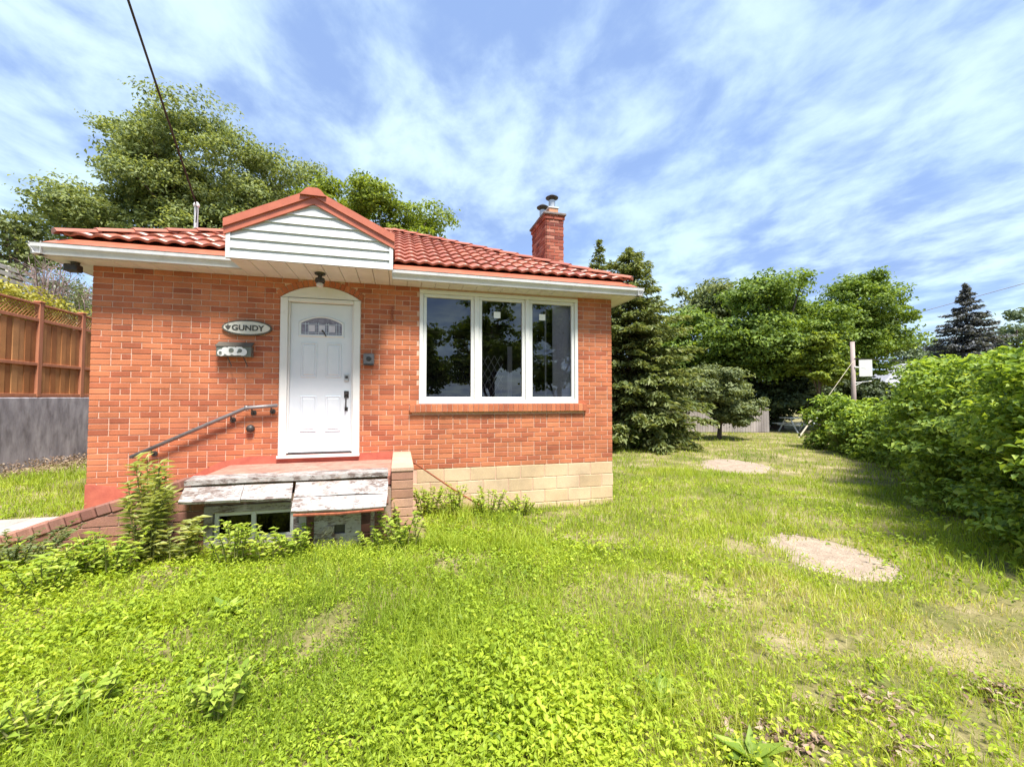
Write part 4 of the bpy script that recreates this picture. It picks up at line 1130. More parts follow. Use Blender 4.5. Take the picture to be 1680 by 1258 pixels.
# ------------------------------------------------------------------ vegetation helpers
lm_tree = leafmat('leaf_tree', [(0, (0.106, 0.146, 0.060)), (0.4, (0.198, 0.251, 0.093)), (0.75, (0.277, 0.330, 0.118)), (1, (0.356, 0.397, 0.159))], .42)
lm_yel = leafmat('leaf_bright', [(0, (0.099, 0.143, 0.022)), (0.4, (0.187, 0.253, 0.036)), (0.8, (0.264, 0.341, 0.050)), (1, (0.330, 0.396, 0.072))], .45)
lm_maple = leafmat('leaf_maple', [(0, (0.067, 0.122, 0.022)), (0.45, (0.140, 0.220, 0.034)), (0.8, (0.220, 0.317, 0.049)), (1, (0.281, 0.366, 0.067))], .4)
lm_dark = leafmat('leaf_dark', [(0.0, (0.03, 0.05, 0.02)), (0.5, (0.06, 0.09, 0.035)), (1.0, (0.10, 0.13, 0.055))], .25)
lm_olive = leafmat('leaf_olive', [(0, (0.102, 0.138, 0.054)), (0.5, (0.180, 0.222, 0.090)), (1, (0.264, 0.300, 0.138))], .4)
lm_blue = leafmat('needle_blue', [(0.0, (0.06, 0.07, 0.085)), (0.5, (0.12, 0.13, 0.15)), (1.0, (0.22, 0.23, 0.25))], .2)
lm_cedar = leafmat('needle_cedar', [(0, (0.084, 0.120, 0.038)), (0.5, (0.168, 0.210, 0.072)), (1, (0.264, 0.288, 0.120))], .35)
lm_far = leafmat('leaf_far', [(0.0, (0.08, 0.12, 0.06)), (1.0, (0.17, 0.22, 0.11))], .3)
lm_hedge = leafmat('leaf_hedge', [(0, (0.097, 0.168, 0.029)), (0.4, (0.193, 0.297, 0.045)), (0.8, (0.309, 0.425, 0.064)), (1, (0.399, 0.490, 0.103))], .45)
lm_gold = leafmat('leaf_golden', [(0.0, (0.22, 0.21, 0.03)), (0.5, (0.36, 0.34, 0.05)), (1.0, (0.46, 0.43, 0.09))], .35)
lm_weed = leafmat('leaf_weed', [(0.0, (0.15, 0.235, 0.022)), (0.4, (0.315, 0.43, 0.034)), (0.8, (0.47, 0.565, 0.05)), (1.0, (0.57, 0.61, 0.09))], .48, attr='tint')
lm_tall = leafmat('leaf_tall_weed', [(0, (0.180, 0.228, 0.060)), (0.5, (0.324, 0.372, 0.114)), (1, (0.480, 0.504, 0.216))], .45)
lm_clump = leafmat('leaf_clump', [(0, (0.202, 0.302, 0.038)), (0.5, (0.353, 0.466, 0.063)), (1, (0.504, 0.580, 0.126))], .45)
lm_grass = leafmat('grass_blade', [(0.0, (0.15, 0.235, 0.022)), (0.35, (0.31, 0.42, 0.036)), (0.65, (0.45, 0.53, 0.06)), (0.85, (0.54, 0.53, 0.15)), (1.0, (0.64, 0.56, 0.33))], .45, attr='tint')

def sph(n):
    v = rng.normal(size=(n, 3)); return unit(v)
def crown_points(blobs, n, up=.25, inner=.25):
    """leaf points over many overlapping clumps; blobs rows: x y z rx ry rz"""
    B = np.asarray(blobs, float); wgt = B[:, 3] * B[:, 4] + B[:, 3] * B[:, 5]; wgt /= wgt.sum()
    k = rng.choice(len(B), n, p=wgt); d = sph(n); d[:, 2] = np.where(rng.random(n) < up, np.abs(d[:, 2]), d[:, 2]); d = unit(d)
    # leaves gather on small twig sprays inside and around each clump
    ns = 26; sp = sph(len(B) * ns) * (rng.random((len(B) * ns, 1)) ** .45) * rng.uniform(.75, 1.28, (len(B) * ns, 1))
    j = k * ns + rng.integers(0, ns, n)
    C0 = B[k, :3] + sp[j] * B[k, 3:6]
    P = C0 + np.clip(rng.normal(0, 1, (n, 3)), -1.9, 1.9) * (B[k, 3:6] * np.array([.20, .20, .10]))
    far_ = rng.random(n) < inner * .6
    P = np.where(far_[:, None], B[k, :3] + d * B[k, 3:6] * (rng.random(n) ** .5)[:, None], P)
    N = sp[j] * .9 + d * .15 + rng.normal(0, .5, (n, 3)); N[:, 2] += .6
    return P, unit(N)
def envelope_blobs(c, rad, nb, br, shape=None, fill=.55):
    """clumps distributed in an ellipsoid envelope"""
    out = []
    c = np.array(c, float); rad = np.array(rad, float)
    for i in range(nb):
        d = sph(1)[0]; r = (fill + (1 - fill) * random.random()) ** .6
        if random.random() < .2: r *= random.random()
        s = br * random.uniform(.65, 1.3); p = c + d * (rad - s * .6) * r
        if d[2] < 0: p[2] = c[2] + (p[2] - c[2]) * .85
        out.append((p[0], p[1], p[2], s * random.uniform(.95, 1.35), s * random.uniform(.95, 1.35), s * random.uniform(.6, .85)))
    return out
def limbs(base, top, blobs, r0, n=9, bend=.25):
    """trunk with limbs reaching into the clumps"""
    m = MB(); base = Vector(base); top = Vector(top); pts = []; rr = []
    for k in range(7):
        t = k / 6; p = base.lerp(top, t); p += Vector((math.sin(t * 3.1 + base.x), math.cos(t * 2.3 + base.y), 0)) * bend * t * .5
        pts.append(p); rr.append(r0 * (1.25 if k == 0 else 1) * (1 - .72 * t))
    m.tube(pts, rr, 8)
    for b in random.sample(list(blobs), min(n, len(blobs))):
        e = Vector(b[:3]); t = random.uniform(.3, .85); s = pts[int(t * 6)]
        mid = s.lerp(e, .5) + Vector((0, 0, .12 * (e - s).length))
        rl = r0 * (1 - .7 * t) * .55
        m.tube([s, mid, e], [rl, rl * .62, rl * .25], 6)
    return m
def tree(name, label, cat, base, h, env, nb, br, nl, ls, mat, r0=.2, group=None, extra=None, up=.25, lw=.62, trunk_mat=None, th=.72, nlimb=10):
    """env: list of (dx, dy, z, rx, ry, rz) envelopes relative to base; clump count shared by volume"""
    o = thing(name, label, cat, group); o.location = base
    blobs = []
    vol = [e[3] * e[4] * e[5] for e in env]; sv = sum(vol)
    for e, v in zip(env, vol): blobs += envelope_blobs(e[:3], e[3:6], max(3, int(nb * v / sv)), br)
    m = limbs((0, 0, -.15), (env[0][0] * .5, env[0][1] * .5, h * th), blobs, r0, nlimb); m.build('trunk', trunk_mat or bark_m, o, True)
    P, N = crown_points(blobs, nl, up)
    L = ls * rng.uniform(.65, 1.35, nl)
    leaves('crown', P, N, L, L * lw, mat, o)
    return o
def spruce(name, label, base, h, rb, tiers, mat, nl, group=None, cat='tree', open_=1.0, ls=.22, taper=.85):
    o = thing(name, label, cat, group); o.location = base
    m = MB(); m.tube([(0, 0, -.1), (0, 0, h * .5), (0, 0, h)], [h * .018, h * .011, .012], 7); P = []; N = []; D = []
    per = max(1, nl // (tiers * 11))
    for i in range(tiers):
        t = i / (tiers - 1); z = h * (.08 + .90 * t); rr = rb * (1 - t) ** taper * random.uniform(.82, 1.12) + .05
        nb = 11 if t < .7 else 7
        for k in range(nb):
            a = 2 * math.pi * (k + random.random() * .8) / nb; ln = rr * random.uniform(.72, 1.15)
            d = np.array([math.cos(a), math.sin(a), 0]); tip = d * ln + np.array([0, 0, z - ln * .22 * (1 - t) * open_ + ln * .10 * t])
            z_ = z + random.uniform(-.5, .5) * h / tiers * 1.3; tip[2] += z_ - z; s0 = np.array([0, 0, z_])
            if i % 2 == 0: m.tube([tuple(s0), tuple(s0 + (tip - s0) * .75)], [.03 * (1 - t) + .008, .005], 4, False)
            n_ = max(4, int(per * (.35 + ln / rb)))
            u = rng.random(n_) ** .7; side = np.array([-d[1], d[0], 0])
            wv = rng.normal(0, 1, n_) * (.06 + .17 * ln * (1.05 - u))
            p = s0 + u[:, None] * (tip - s0) + wv[:, None] * side + rng.normal(0, .035, (n_, 3)); p[:, 2] -= np.abs(wv) * .25 + rng.random(n_) * .10
            P.append(p); dd = (d[None, :] * .8 + side[None, :] * np.sign(wv)[:, None] * .7 + np.array([0, 0, -.25])); D.append(dd)
            N.append(rng.normal(0, .35, (n_, 3)) + np.array([0, 0, 1]))
    P, N, D = np.concatenate(P), np.concatenate(N), np.concatenate(D)
    m.build('trunk', bark_m, o); L = ls * rng.uniform(.7, 1.4, len(P)) * (0.6 + .4 * (1 - P[:, 2] / h))
    leaves('crown', P, N, L, L * .38, mat, o, D=D + rng.normal(0, .25, D.shape), droop=.35); return o
def on(px, py, D, gz=None):
    """point on the ground under the pixel at distance D along the view axis"""
    p = PD(px, py, D); return Vector((p.x, p.y, g(p.x, p.y) if gz is None else gz))

# ------------------------------------------------------------------ trees
b = on(300, 500, 18.5, 1.0)
def hpx(py, D): return CAM.z + (652 - py) / F * D
Wp = 18.5 / F
tree('locust_tree', 'big spreading pale green locust tree towering behind the roof', 'tree', b, 15, [
    (.7, 0, 10.3, 3.3, 3.6, 3.2), (-2.6, 0, 8.2, 2.0, 2.4, 1.9), (3.7, .4, 10.0, 2.4, 2.8, 2.7), (.8, 0, 7.4, 4.9, 3.6, 2.1), (-1.2, -.3, 9.2, 2.6, 2.4, 1.9), (-1.7, 0, 12.0, 1.5, 1.5, 1.5), (5.0, .4, 8.4, 1.3, 1.4, 1.6)], 150, .90, 135000, .15, lm_tree, .42, th=.7, nlimb=26, lw=.5)
b = on(640, 500, 19.5, .4)
tree('young_locust_tree', 'yellow green tree rising just behind the front gable', 'tree', b, 11.5, [
    (-1.7, 0, 9.4, 2.3, 2.4, 2.6), (1.5, .3, 8.6, 2.2, 2.2, 2.0), (0, 0, 7.9, 3.4, 2.4, 2.1)], 56, .74, 52000, .155, lm_yel, .22, lw=.55)
b = on(25, 500, 19.0, 4.6)
tree('hillside_tree', 'grey green tree on the slope behind the pale slatted fence', 'tree', b, 6.5, [(-.2, 0, 3.6, 2.3, 2.4, 2.4), (-2.4, 0, 3.8, 2.0, 2.2, 2.6)], 26, .8, 15000, .17, lm_olive, .2)
# conifer beyond the house corner
b = on(1035, 700, 15.5)
spruce('hemlock_tree', 'shaggy dark green hemlock beside the house corner', b, 7.4, 2.7, 26, lm_cedar, 52000, ls=.22, taper=.5)
b = on(985, 700, 19.0)
spruce('cedar_tree', 'slim cedar whose tip shows over the roof edge behind the hemlock', b, 8.9, 2.2, 22, lm_cedar, 20000, ls=.24, taper=.7)
b = on(1180, 700, 17.5)
tree('apple_tree', 'low rounded olive green apple tree in front of the grey back fence', 'tree', b, 3.6, [(.1, 0, 2.3, 1.8, 1.6, 1.1), (1.0, -.2, 1.35, 1.0, 1.0, 1.1), (-1.0, .1, 2.2, 1.0, 1.0, .9), (.2, -.2, 1.2, 1.1, 1.0, .9)], 44, .46, 30000, .125, lm_olive, .11, th=.5, nlimb=14)
b = on(1275, 690, 23.5)
tree('maple_tree', 'broad bright green maple with dense rounded crown behind the guy wire', 'tree', b, 9.2, [(-.4, 0, 5.4, 3.9, 3.4, 3.6), (-2.3, -.6, 4.4, 2.4, 2.2, 2.2), (1.6, 0, 4.2, 2.6, 2.4, 2.6)], 118, .95, 95000, .17, lm_maple, .3, nlimb=18)
b = on(1405, 690, 25.0)
tree('silver_maple_tree', 'tall maple with layered boughs above the wooden pole', 'tree', b, 9.6, [(.0, 0, 6.6, 2.7, 2.6, 2.9), (1.6, 0, 5.3, 2.3, 2.2, 1.9), (-.5, 0, 4.3, 2.6, 2.4, 2.2)], 72, .88, 56000, .17, lm_maple, .26, nlimb=16)
b = on(1345, 690, 20.0)
tree('maple_sapling', 'light green maple sapling standing in front of the big maples', 'tree', b, 4.9, [(0, 0, 3.5, 1.25, 1.2, 1.4), (.5, 0, 2.9, 1.0, 1.0, .9)], 22, .45, 12000, .16, lm_yel, .09)
b = on(1160, 690, 29.0)
tree('ash_tree', 'grey green ash tree peeping between hemlock and maple', 'tree', b, 10.5, [(-.2, 0, 7.2, 2.6, 2.4, 3.0)], 24, .9, 13000, .22, lm_olive, .24)
b = on(1115, 690, 25.0)
tree('box_elder_tree', 'leafy dark tree filling the gap behind the apple tree', 'tree', b, 7.4, [(0, 0, 4.4, 2.9, 2.4, 2.9)], 30, .85, 17000, .22, lm_maple, .22)
# understorey behind the fence
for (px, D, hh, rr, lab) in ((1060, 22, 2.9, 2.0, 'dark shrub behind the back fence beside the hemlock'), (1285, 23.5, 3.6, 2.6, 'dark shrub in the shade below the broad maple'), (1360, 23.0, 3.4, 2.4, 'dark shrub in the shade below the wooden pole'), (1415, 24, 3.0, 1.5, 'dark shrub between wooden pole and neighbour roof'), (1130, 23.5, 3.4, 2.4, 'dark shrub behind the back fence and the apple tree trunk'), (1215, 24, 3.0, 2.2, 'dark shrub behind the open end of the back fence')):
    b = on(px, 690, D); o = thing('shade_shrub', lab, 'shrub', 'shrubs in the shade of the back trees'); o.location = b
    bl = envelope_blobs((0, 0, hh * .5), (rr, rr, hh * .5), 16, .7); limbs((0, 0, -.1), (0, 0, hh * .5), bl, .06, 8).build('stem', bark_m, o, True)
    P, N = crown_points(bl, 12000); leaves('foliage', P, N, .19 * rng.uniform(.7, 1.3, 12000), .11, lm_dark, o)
for (px, py, D, hh, lab) in ((1020, 712, 14.6, .95, 'light green shrub at the foot of the hemlock beside the house wall'), (1070, 714, 15.2, .8, 'low light green shrub at the outer foot of the hemlock')):
    b = on(px, py, D); o = thing('hemlock_foot_shrub', lab, 'shrub'); o.location = b
    bl = envelope_blobs((0, 0, hh * .5), (.85, .7, hh * .5), 14, .28); limbs((0, 0, -.1), (0, 0, hh * .5), bl, .03, 8).build('stem', bark_m, o, True)
    P, N = crown_points(bl, 4500, .5); leaves('foliage', P, N, .11 * rng.uniform(.7, 1.3, 4500), .05, lm_maple, o)
# blue spruce and far trees
b = on(1592, 690, 31)
spruce('blue_spruce', 'blue grey spruce with pointed tip beyond the hedge', b, 10.2, 3.9, 26, lm_blue, 30000, ls=.36)
for px, D, hh, rr, lab in ((1510, 46, 8.6, 3.6, 'hazy pale tree between the maples and the blue spruce'), (1672, 40, 11.4, 4.6, 'rounded green tree behind the blue spruce at the street end'), (1560, 52, 8.0, 3.6, 'low hazy tree behind the blue spruce trunk')):
    b = on(px, 690, D); tree('distant_tree', lab, 'tree', b, hh, [(0, 0, hh * .6, rr, rr, hh * .4)], 26, 1.2, 9000, .34, lm_far, .25)
# trees across the street, seen only as reflections in the window glass
for x, y, hh, rr in ((5.6, -13, 8.4, 3.0), (10.5, -14, 10.5, 3.4), (1.0, -15, 7.0, 2.4), (15.5, -15, 9.0, 3.2)):
    tree('street_tree', 'leafy tree across the street mirrored in the front window', 'tree', (x, y, 0), hh, [(0, 0, hh * .55, rr, rr, hh * .46)], 30, .9, 11000, .24, lm_maple, .22, group='trees across the street')

# golden shrub, bare pink shrubs on the slope
b = PD(40, 500, 10.8); o = thing('golden_shrub', 'bright golden yellow shrub peeking over the cedar fence', 'shrub'); o.location = (b.x, b.y, 2.92)
bl = [(x_ * .5, y_, 1.2 + random.uniform(-.2, .25) - abs(y_) * .06 - max(0, y_) * .22, .5, .5, .42) for x_ in (-1, 0, 1) for y_ in np.linspace(-2.0, 1.7, 8)]
limbs((0, 0, -.4), (0, 0, .9), bl, .06, 10).build('stem', bark_m, o, True)
P, N = crown_points(bl, 9000, .5); leaves('foliage', P, N, .10, .05, lm_gold, o)
def twig_shrub(base, h, n, spread, lab, seed, nleaf=700):
    random.seed(seed); o = thing('bare_shrub', lab, 'shrub', 'bare shrubs on the slope'); o.location = base; m = MB(); P = []
    for k in range(n):
        a = random.uniform(0, 6.28); d = Vector((math.cos(a), math.sin(a), 0)) * random.uniform(.1, spread)
        p0 = Vector((0, 0, -.1)) + d * .15; p1 = p0 + d * .5 + Vector((0, 0, h * .5)); p2 = p0 + d * 1.0 + Vector((random.uniform(-.2, .2), random.uniform(-.2, .2), h * random.uniform(.75, 1.05)))
        m.tube([p0, p1, p2], [.028, .018, .006], 5, False)
        for q in range(5):
            t = random.uniform(.3, .95); s = p0.lerp(p1, t * 2) if t < .5 else p1.lerp(p2, t * 2 - 1)
            e = s + Vector((random.uniform(-1, 1), random.uniform(-1, 1), random.uniform(.1, 1))) * h * .2; m.tube([s, e], [.010, .004], 4, False); P.append(e)
    m.build('twigs', twig_m, o); P = np.array([tuple(p) for p in P]); idx = rng.integers(0, len(P), nleaf)
    leaves('foliage', P[idx] + rng.normal(0, .09, (nleaf, 3)), sph(nleaf), .09, .05, lm_olive, o)
for px, D, zb_, hh, lab in ((75, 13.6, 4.1, 2.3, 'bare pinkish shrub with upright twigs by the slatted fence'), (105, 15.5, 4.0, 2.2, 'bare pinkish shrub near the house eave behind the slatted fence'), (138, 14.5, 3.2, 2.4, 'half leafy bare shrub just beside the brick house corner'), (140, 11.5, 2.0, 1.9, 'green tinged shrub directly over the cedar fence end')):
    b = PD(px, 480, D); twig_shrub((b.x, b.y, zb_), hh, 22, .8, lab, int(px * 7), 260 if px < 130 else 2600)
random.seed(21)

# ------------------------------------------------------------------ hedge along the boundary
hedge = [((6.95, 2.35), 2.05, 1.15), ((7.9, 3.0), 2.25, 1.15), ((8.8, 4.1), 2.3, 1.2), ((9.9, 5.0), 2.45, 1.25), ((11.25, 5.95), 2.5, 1.05), ((12.2, 7.1), 1.75, 1.0), ((13.1, 8.4), 1.45, 1.0), ((13.9, 9.6), 1.4, .95), ((14.35, 10.9), 1.72, .9)]
hl = ['dense green hedge shrub at the street end of the hedge', 'leafy hedge shrub second from the street end of the hedge', 'leafy hedge shrub third from the street end of the hedge', 'leafy hedge shrub fourth from the street end of the hedge', 'tallest yellow green hedge shrub in the middle of the hedge', 'lower yellow green hedge shrub just past the tallest one towards the pole', 'hedge shrub below the neighbour roof third from the pole', 'hedge shrub second from the wooden pole', 'rounded hedge bush at the pole end of the hedge']
for ((x, y), hh, rr), lab in zip(hedge, hl):
    o = thing('hedge_shrub', lab, 'shrub', 'shrubs along the boundary hedge'); o.location = (x, y, g(x, y))
    bl = envelope_blobs((0, 0, hh * .53), (rr, rr, hh * .52), 30, .42)
    bl += [(random.uniform(-1, 1) * rr * .7, random.uniform(-1, 1) * rr * .7, hh * random.uniform(.86, 1.0), .3, .3, .22) for _ in range(7)]
    bl += [(rr * .75 * math.cos(k_ * .63), rr * .75 * math.sin(k_ * .63), hh * random.uniform(.10, .26), .38, .38, .3) for k_ in range(10)]
    limbs((0, 0, -.1), (0, 0, hh * .6), bl, .05, 16, .1).build('stems', bark_m, o, True)
    dist = math.hypot(x, y); n_ = int(21000 * min(1, 8 / dist)); ls = .092 * max(1, dist / 9) ** .5
    P, N = crown_points(bl, n_, .45, .3); P[:, 2] = np.maximum(P[:, 2], .03 + rng.random(n_) * .1)
    leaves('foliage', P, N + np.array([0, 0, .4]), ls * rng.uniform(.6, 1.4, n_), ls * .55, lm_hedge, o, droop=.4)
# pale feathery plant at the hedge end
def stems_plant(name, label, cat, base, h, n, spread, leafL, leafW, mat, per=26, group=None, smat=None, lean=.25, up=.55):
    o = thing(name, label, cat, group); o.location = base; m = MB(); P = []; N = []; D = []
    for k in range(n):
        a = random.uniform(0, 6.28); d = Vector((math.cos(a), math.sin(a), 0)); r = spread * math.sqrt(random.random()); hh = h * random.uniform(.6, 1.0)
        p0 = d * r * .5 + Vector((0, 0, -.05)); p1 = d * r * .8 + Vector((0, 0, hh * .55)); p2 = d * (r + lean * hh * random.uniform(.1, .6)) + Vector((0, 0, hh))
        m.tube([p0, p1, p2], [.006, .005, .002], 5, False)
        for q in range(per):
            t = (q + random.random()) / per; t = .06 + .94 * t; s = p0.lerp(p1, t * 2) if t < .5 else p1.lerp(p2, t * 2 - 1)
            aa = q * 2.4 + random.uniform(-.4, .4); dd = Vector((math.cos(aa), math.sin(aa), up * (.4 + t))); L = leafL * (1.1 - .55 * t) * random.uniform(.75, 1.2)
            c = s + dd.normalized() * L * .5; P.append(tuple(c)); D.append(tuple(dd)); N.append((-dd.x * .4, -dd.y * .4, 1))
    m.build('stems', smat or stem_m, o); n2 = len(P); L = leafL * rng.uniform(.75, 1.2, n2)
    leaves('foliage', np.array(P), np.array(N) + rng.normal(0, .15, (n2, 3)), L, L * leafW / leafL, mat, o, D=np.array(D), droop=.45, fold=.15); return o
b = on(1392, 735, 13.0)
stems_plant('feathery_plant', 'pale feathery plant at the foot of the rounded hedge bush', 'plant', b, .95, 40, .55, .16, .022, lm_olive, 26)
# tall weed beside the knee wall
b = PY(243, 912, 4.62); b.z = g(b.x, b.y)
stems_plant('tall_weed', 'tall leafy goldenrod weed growing in front of the brick knee wall', 'plant', b, .98, 14, .17, .14, .026, lm_tall, 46)
b = PY(285, 915, 4.6); b.z = g(b.x, b.y)
stems_plant('short_weed', 'short leafy weed at the foot of the tall goldenrod', 'plant', b, .42, 9, .20, .12, .04, lm_tall, 14)
b = PY(20, 930, 4.5); b.z = g(b.x, b.y)
stems_plant('spreading_shrub', 'low spreading olive shrub where the knee wall meets the path', 'plant', b, .30, 34, .36, .055, .026, lm_olive, 22, lean=.6)
for (px, py, Y, h, n, lab) in ((385, 905, 4.55, .40, 12, 'leafy weed in front of the basement window beside its brick edge'), (455, 905, 4.5, .34, 9, 'leafy weed before the middle of the basement window'), (480, 900, 4.55, .30, 7, 'small weed growing at the hood post'), (660, 880, 4.72, .50, 12, 'dark weed clump at the corner of the brick porch pier'), (630, 880, 4.6, .32, 10, 'weed clump between the white board and the porch pier'),
                               (700, 825, 6.0, .42, 16, 'dark green weed clump under the rusty rod'), (745, 835, 6.0, .46, 16, 'weed clump below the middle of the rusty rod'), (800, 838, 6.0, .40, 14, 'weed clump at the lower end of the rusty rod'), (850, 838, 6.1, .26, 10, 'small weed against the block foundation'), (120, 925, 4.3, .30, 14, 'bright weed clump at the low end of the knee wall'), (180, 925, 4.35, .36, 16, 'bright bushy weed before the coping bricks'), (70, 950, 4.0, .30, 16, 'broad weed clump next to the low olive shrub')):
    p = PY(px, py, Y); p.z = g(p.x, p.y)
    stems_plant('weed_clump', lab, 'plant', p, h, n + 6, .24, .075, .038, lm_clump, 13, 'weed clumps around the porch')
for px, py, h_, n_, lab in ((355, 1165, .26, 14, 'bright bushy weed standing up alone in the lawn'), (140, 1170, .2, 12, 'low bushy weed in the lawn on the path side'), (60, 1225, .24, 14, 'dense leafy weed in the lawn on the path side')):
    p = PZ(px, py, .2); p.z = g(p.x, p.y)
    stems_plant('lawn_weed', lab, 'plant', p, h_, n_, .13, .06, .03, lm_clump, 12, 'bushy weeds in the lawn')
# broad dock leaves in the lawn
for px, py, lab in ((370, 1035, 'dark leaved dock plant in the lawn before the tall goldenrod'), (1085, 1145, 'broad leaved dock plant beside the grassy middle of the lawn'), (1235, 1245, 'long leaved dock plant beside dry brown leaves')):
    p = PZ(px, py, .08); p.z = g(p.x, p.y); o = thing('dock_plant', lab, 'plant', 'broad leaved plants in the lawn'); o.location = p
    n_ = 16; a = rng.random(n_) * 6.28; el = rng.uniform(.25, 1.1, n_)
    D = np.stack([np.cos(a), np.sin(a), el], 1); L = rng.uniform(.11, .2, n_); P = unit(D) * (L * .5)[:, None] + np.array([0, 0, .02]); 
    N = np.stack([-np.cos(a) * el, -np.sin(a) * el, np.ones(n_)], 1)
    leaves('leaf_rosette', P, N, L, L * .36, lm_hedge, o, D=D, droop=.5, fold=.12)

# ------------------------------------------------------------------ back fence, pole, picnic table, neighbour house, wires
bf = thing('back_fence', 'low grey weathered board fence under the apple tree', 'fence')
pA, pB = on(1000, 700, 21.0), on(1262, 700, 21.0); nB_ = 60; dv = (pB - pA) / nB_; ang = math.atan2(dv.y, dv.x); wb_ = dv.length
for k in range(nB_):
    p = pA + dv * (k + .5); hgt = 1.22 + random.uniform(-.03, .03)
    m = MB(); m.cbox(-wb_ / 2 + .004, wb_ / 2 - .004, -.012, .012, 0, hgt, .004); o = link('board', m.mesh('board', greywood), bf, (p.x, p.y, g(p.x, p.y) + .02)); o.rotation_euler = (random.uniform(-.01, .01), 0, ang)
for zz2 in (.3, 1.0):
    m = MB(); m.cbox(0, dv.length * nB_, .014, .05, zz2, zz2 + .09, .004); o = link('rail', m.mesh('rail', greywood), bf, (pA.x, pA.y, g(pA.x, pA.y))); o.rotation_euler = (0, 0, ang)
# basketball style wooden pole with white board
D0 = 19.0; pb_ = on(1402, 700, D0); ztop = PD(1402, 560, D0).z
pole = thing('wooden_pole', 'weathered wooden pole with a white backboard above the hedge end', 'pole')
m = MB(); m.tube([(pb_.x, pb_.y, -.3), (pb_.x, pb_.y, ztop)], [.10, .085], 10); m.build('post', pm('pole_wood', (.26, .20, .19), (.4, .33, .31), 6, .9, .4, stretch=(1, 1, .2)), pole, True)
c0 = PD(1420, 604, D0 - .15); m = MB(); hw_, hh_ = .24, .37
Mx = Matrix.Translation(c0) @ Matrix.Rotation(-YAW - .35, 4, 'Z'); m.cbox(-hw_, hw_, -.02, .02, -hh_, hh_, .006, Mx); m.build('backboard', frame_m, pole)
m = MB(); q1 = PD(1402, 628, D0); q2 = PD(1430, 625, D0 - .15); q3 = PD(1402, 633, D0); m.tube([q1, q2], .02, 6); m.tube([q3, q1.lerp(q2, .5)], .014, 6); q4 = PD(1402, 602, D0); m.tube([q4, c0], .03, 6); m.build('bracket', frame_m, pole)
gA, gB = PD(1400, 592, D0), on(1310, 718, 18.2)
m = MB(); m.tube([gA, gB], .012, 5); gm_ = gA.lerp(gB, .47); m.tube([gm_, gB], .032, 7)
tag(m.build('guy_wire', pm('guy_sleeve', (.42, .36, .27), (.5, .44, .34), 6, .7, .1)), 'slanting guy wire with pale sleeve anchored in the back lawn', 'wire')
w1 = PD(1402, 588, D0); w2 = PD(1680, 590, 26.0); m = MB(); m.tube([w1.lerp(w2, k / 12) - Vector((0, 0, .6 * (k / 12) * (1 - k / 12))) for k in range(13)], .014, 5)
tag(m.build('low_wire', dark_m), 'thin dark wire running from the wooden pole towards the blue spruce', 'wire')
w1, w2 = PD(1380, 548, 42.0), PD(1760, 443, 30.0); m = MB(); m.tube([w1.lerp(w2, k / 12) for k in range(13)], .028, 5)
tag(m.build('high_wire', pm('grey_wire', (.25, .25, .28), (.3, .3, .33), 3, .6, 0)), 'grey overhead wire crossing the sky in front of the blue spruce', 'wire')
pt = thing('picnic_table', 'white picnic table in deep shade under the maple', 'table'); pt.location = on(1310, 705, 21.4); pt.rotation_euler = (0, 0, -.1)
for k in range(4): m = MB(); m.cbox(-.8, .8, -.36 + k * .18, -.36 + k * .18 + .165, .70, .74, .005); m.build('top_board', frame_m, pt)
for y in (-.72, .6): m = MB(); m.cbox(-.8, .8, y, y + .2, .40, .44, .005); m.build('bench', frame_m, pt)
for x in (-.6, .6):
    for sg in (-1, 1): m = MB(); m.tube([(x, sg * .6, 0), (x, sg * .15, .7)], .035, 6); m.build('leg', frame_m, pt)
    m = MB(); m.cbox(x - .02, x + .02, -.7, .7, .34, .398, .004); m.build('brace', frame_m, pt)
nh = thing('neighbour_house', 'distant house with grey shingled hip roof behind the hedge', 'house'); nb_ = on(1494, 690, 34); nh.location = nb_; nh.rotation_euler = (0, 0, -.5)
m = MB(); m.box(-3.4, 3.4, -3, 3, -.2, 2.6); m.build('wall', pm('neighbour_siding', (.5, .47, .44), (.58, .55, .52), 3, .8, .1), nh)
shingle = pm('grey_shingles', (.22, .22, .25), (.30, .30, .33), 5, .9, .4)
m = MB(); m.add([(-3.8, -3.4, 2.55), (3.8, -3.4, 2.55), (3.8, 3.4, 2.55), (-3.8, 3.4, 2.55), (-.6, 0, 4.5), (.6, 0, 4.5)], [(0, 1, 5, 4), (1, 2, 5), (2, 3, 4, 5), (3, 0, 4), (3, 2, 1, 0)]); m.build('roof', shingle, nh)
m = MB(); m.cbox(-1.2, -.2, -3.04, -2.99, 1.0, 2.1, .01); wf = m.build('window', frame_m, nh); m = MB(); m.box(-1.1, -.3, -3.05, -3.041, 1.1, 2.0); m.build('pane', dark_m, wf)

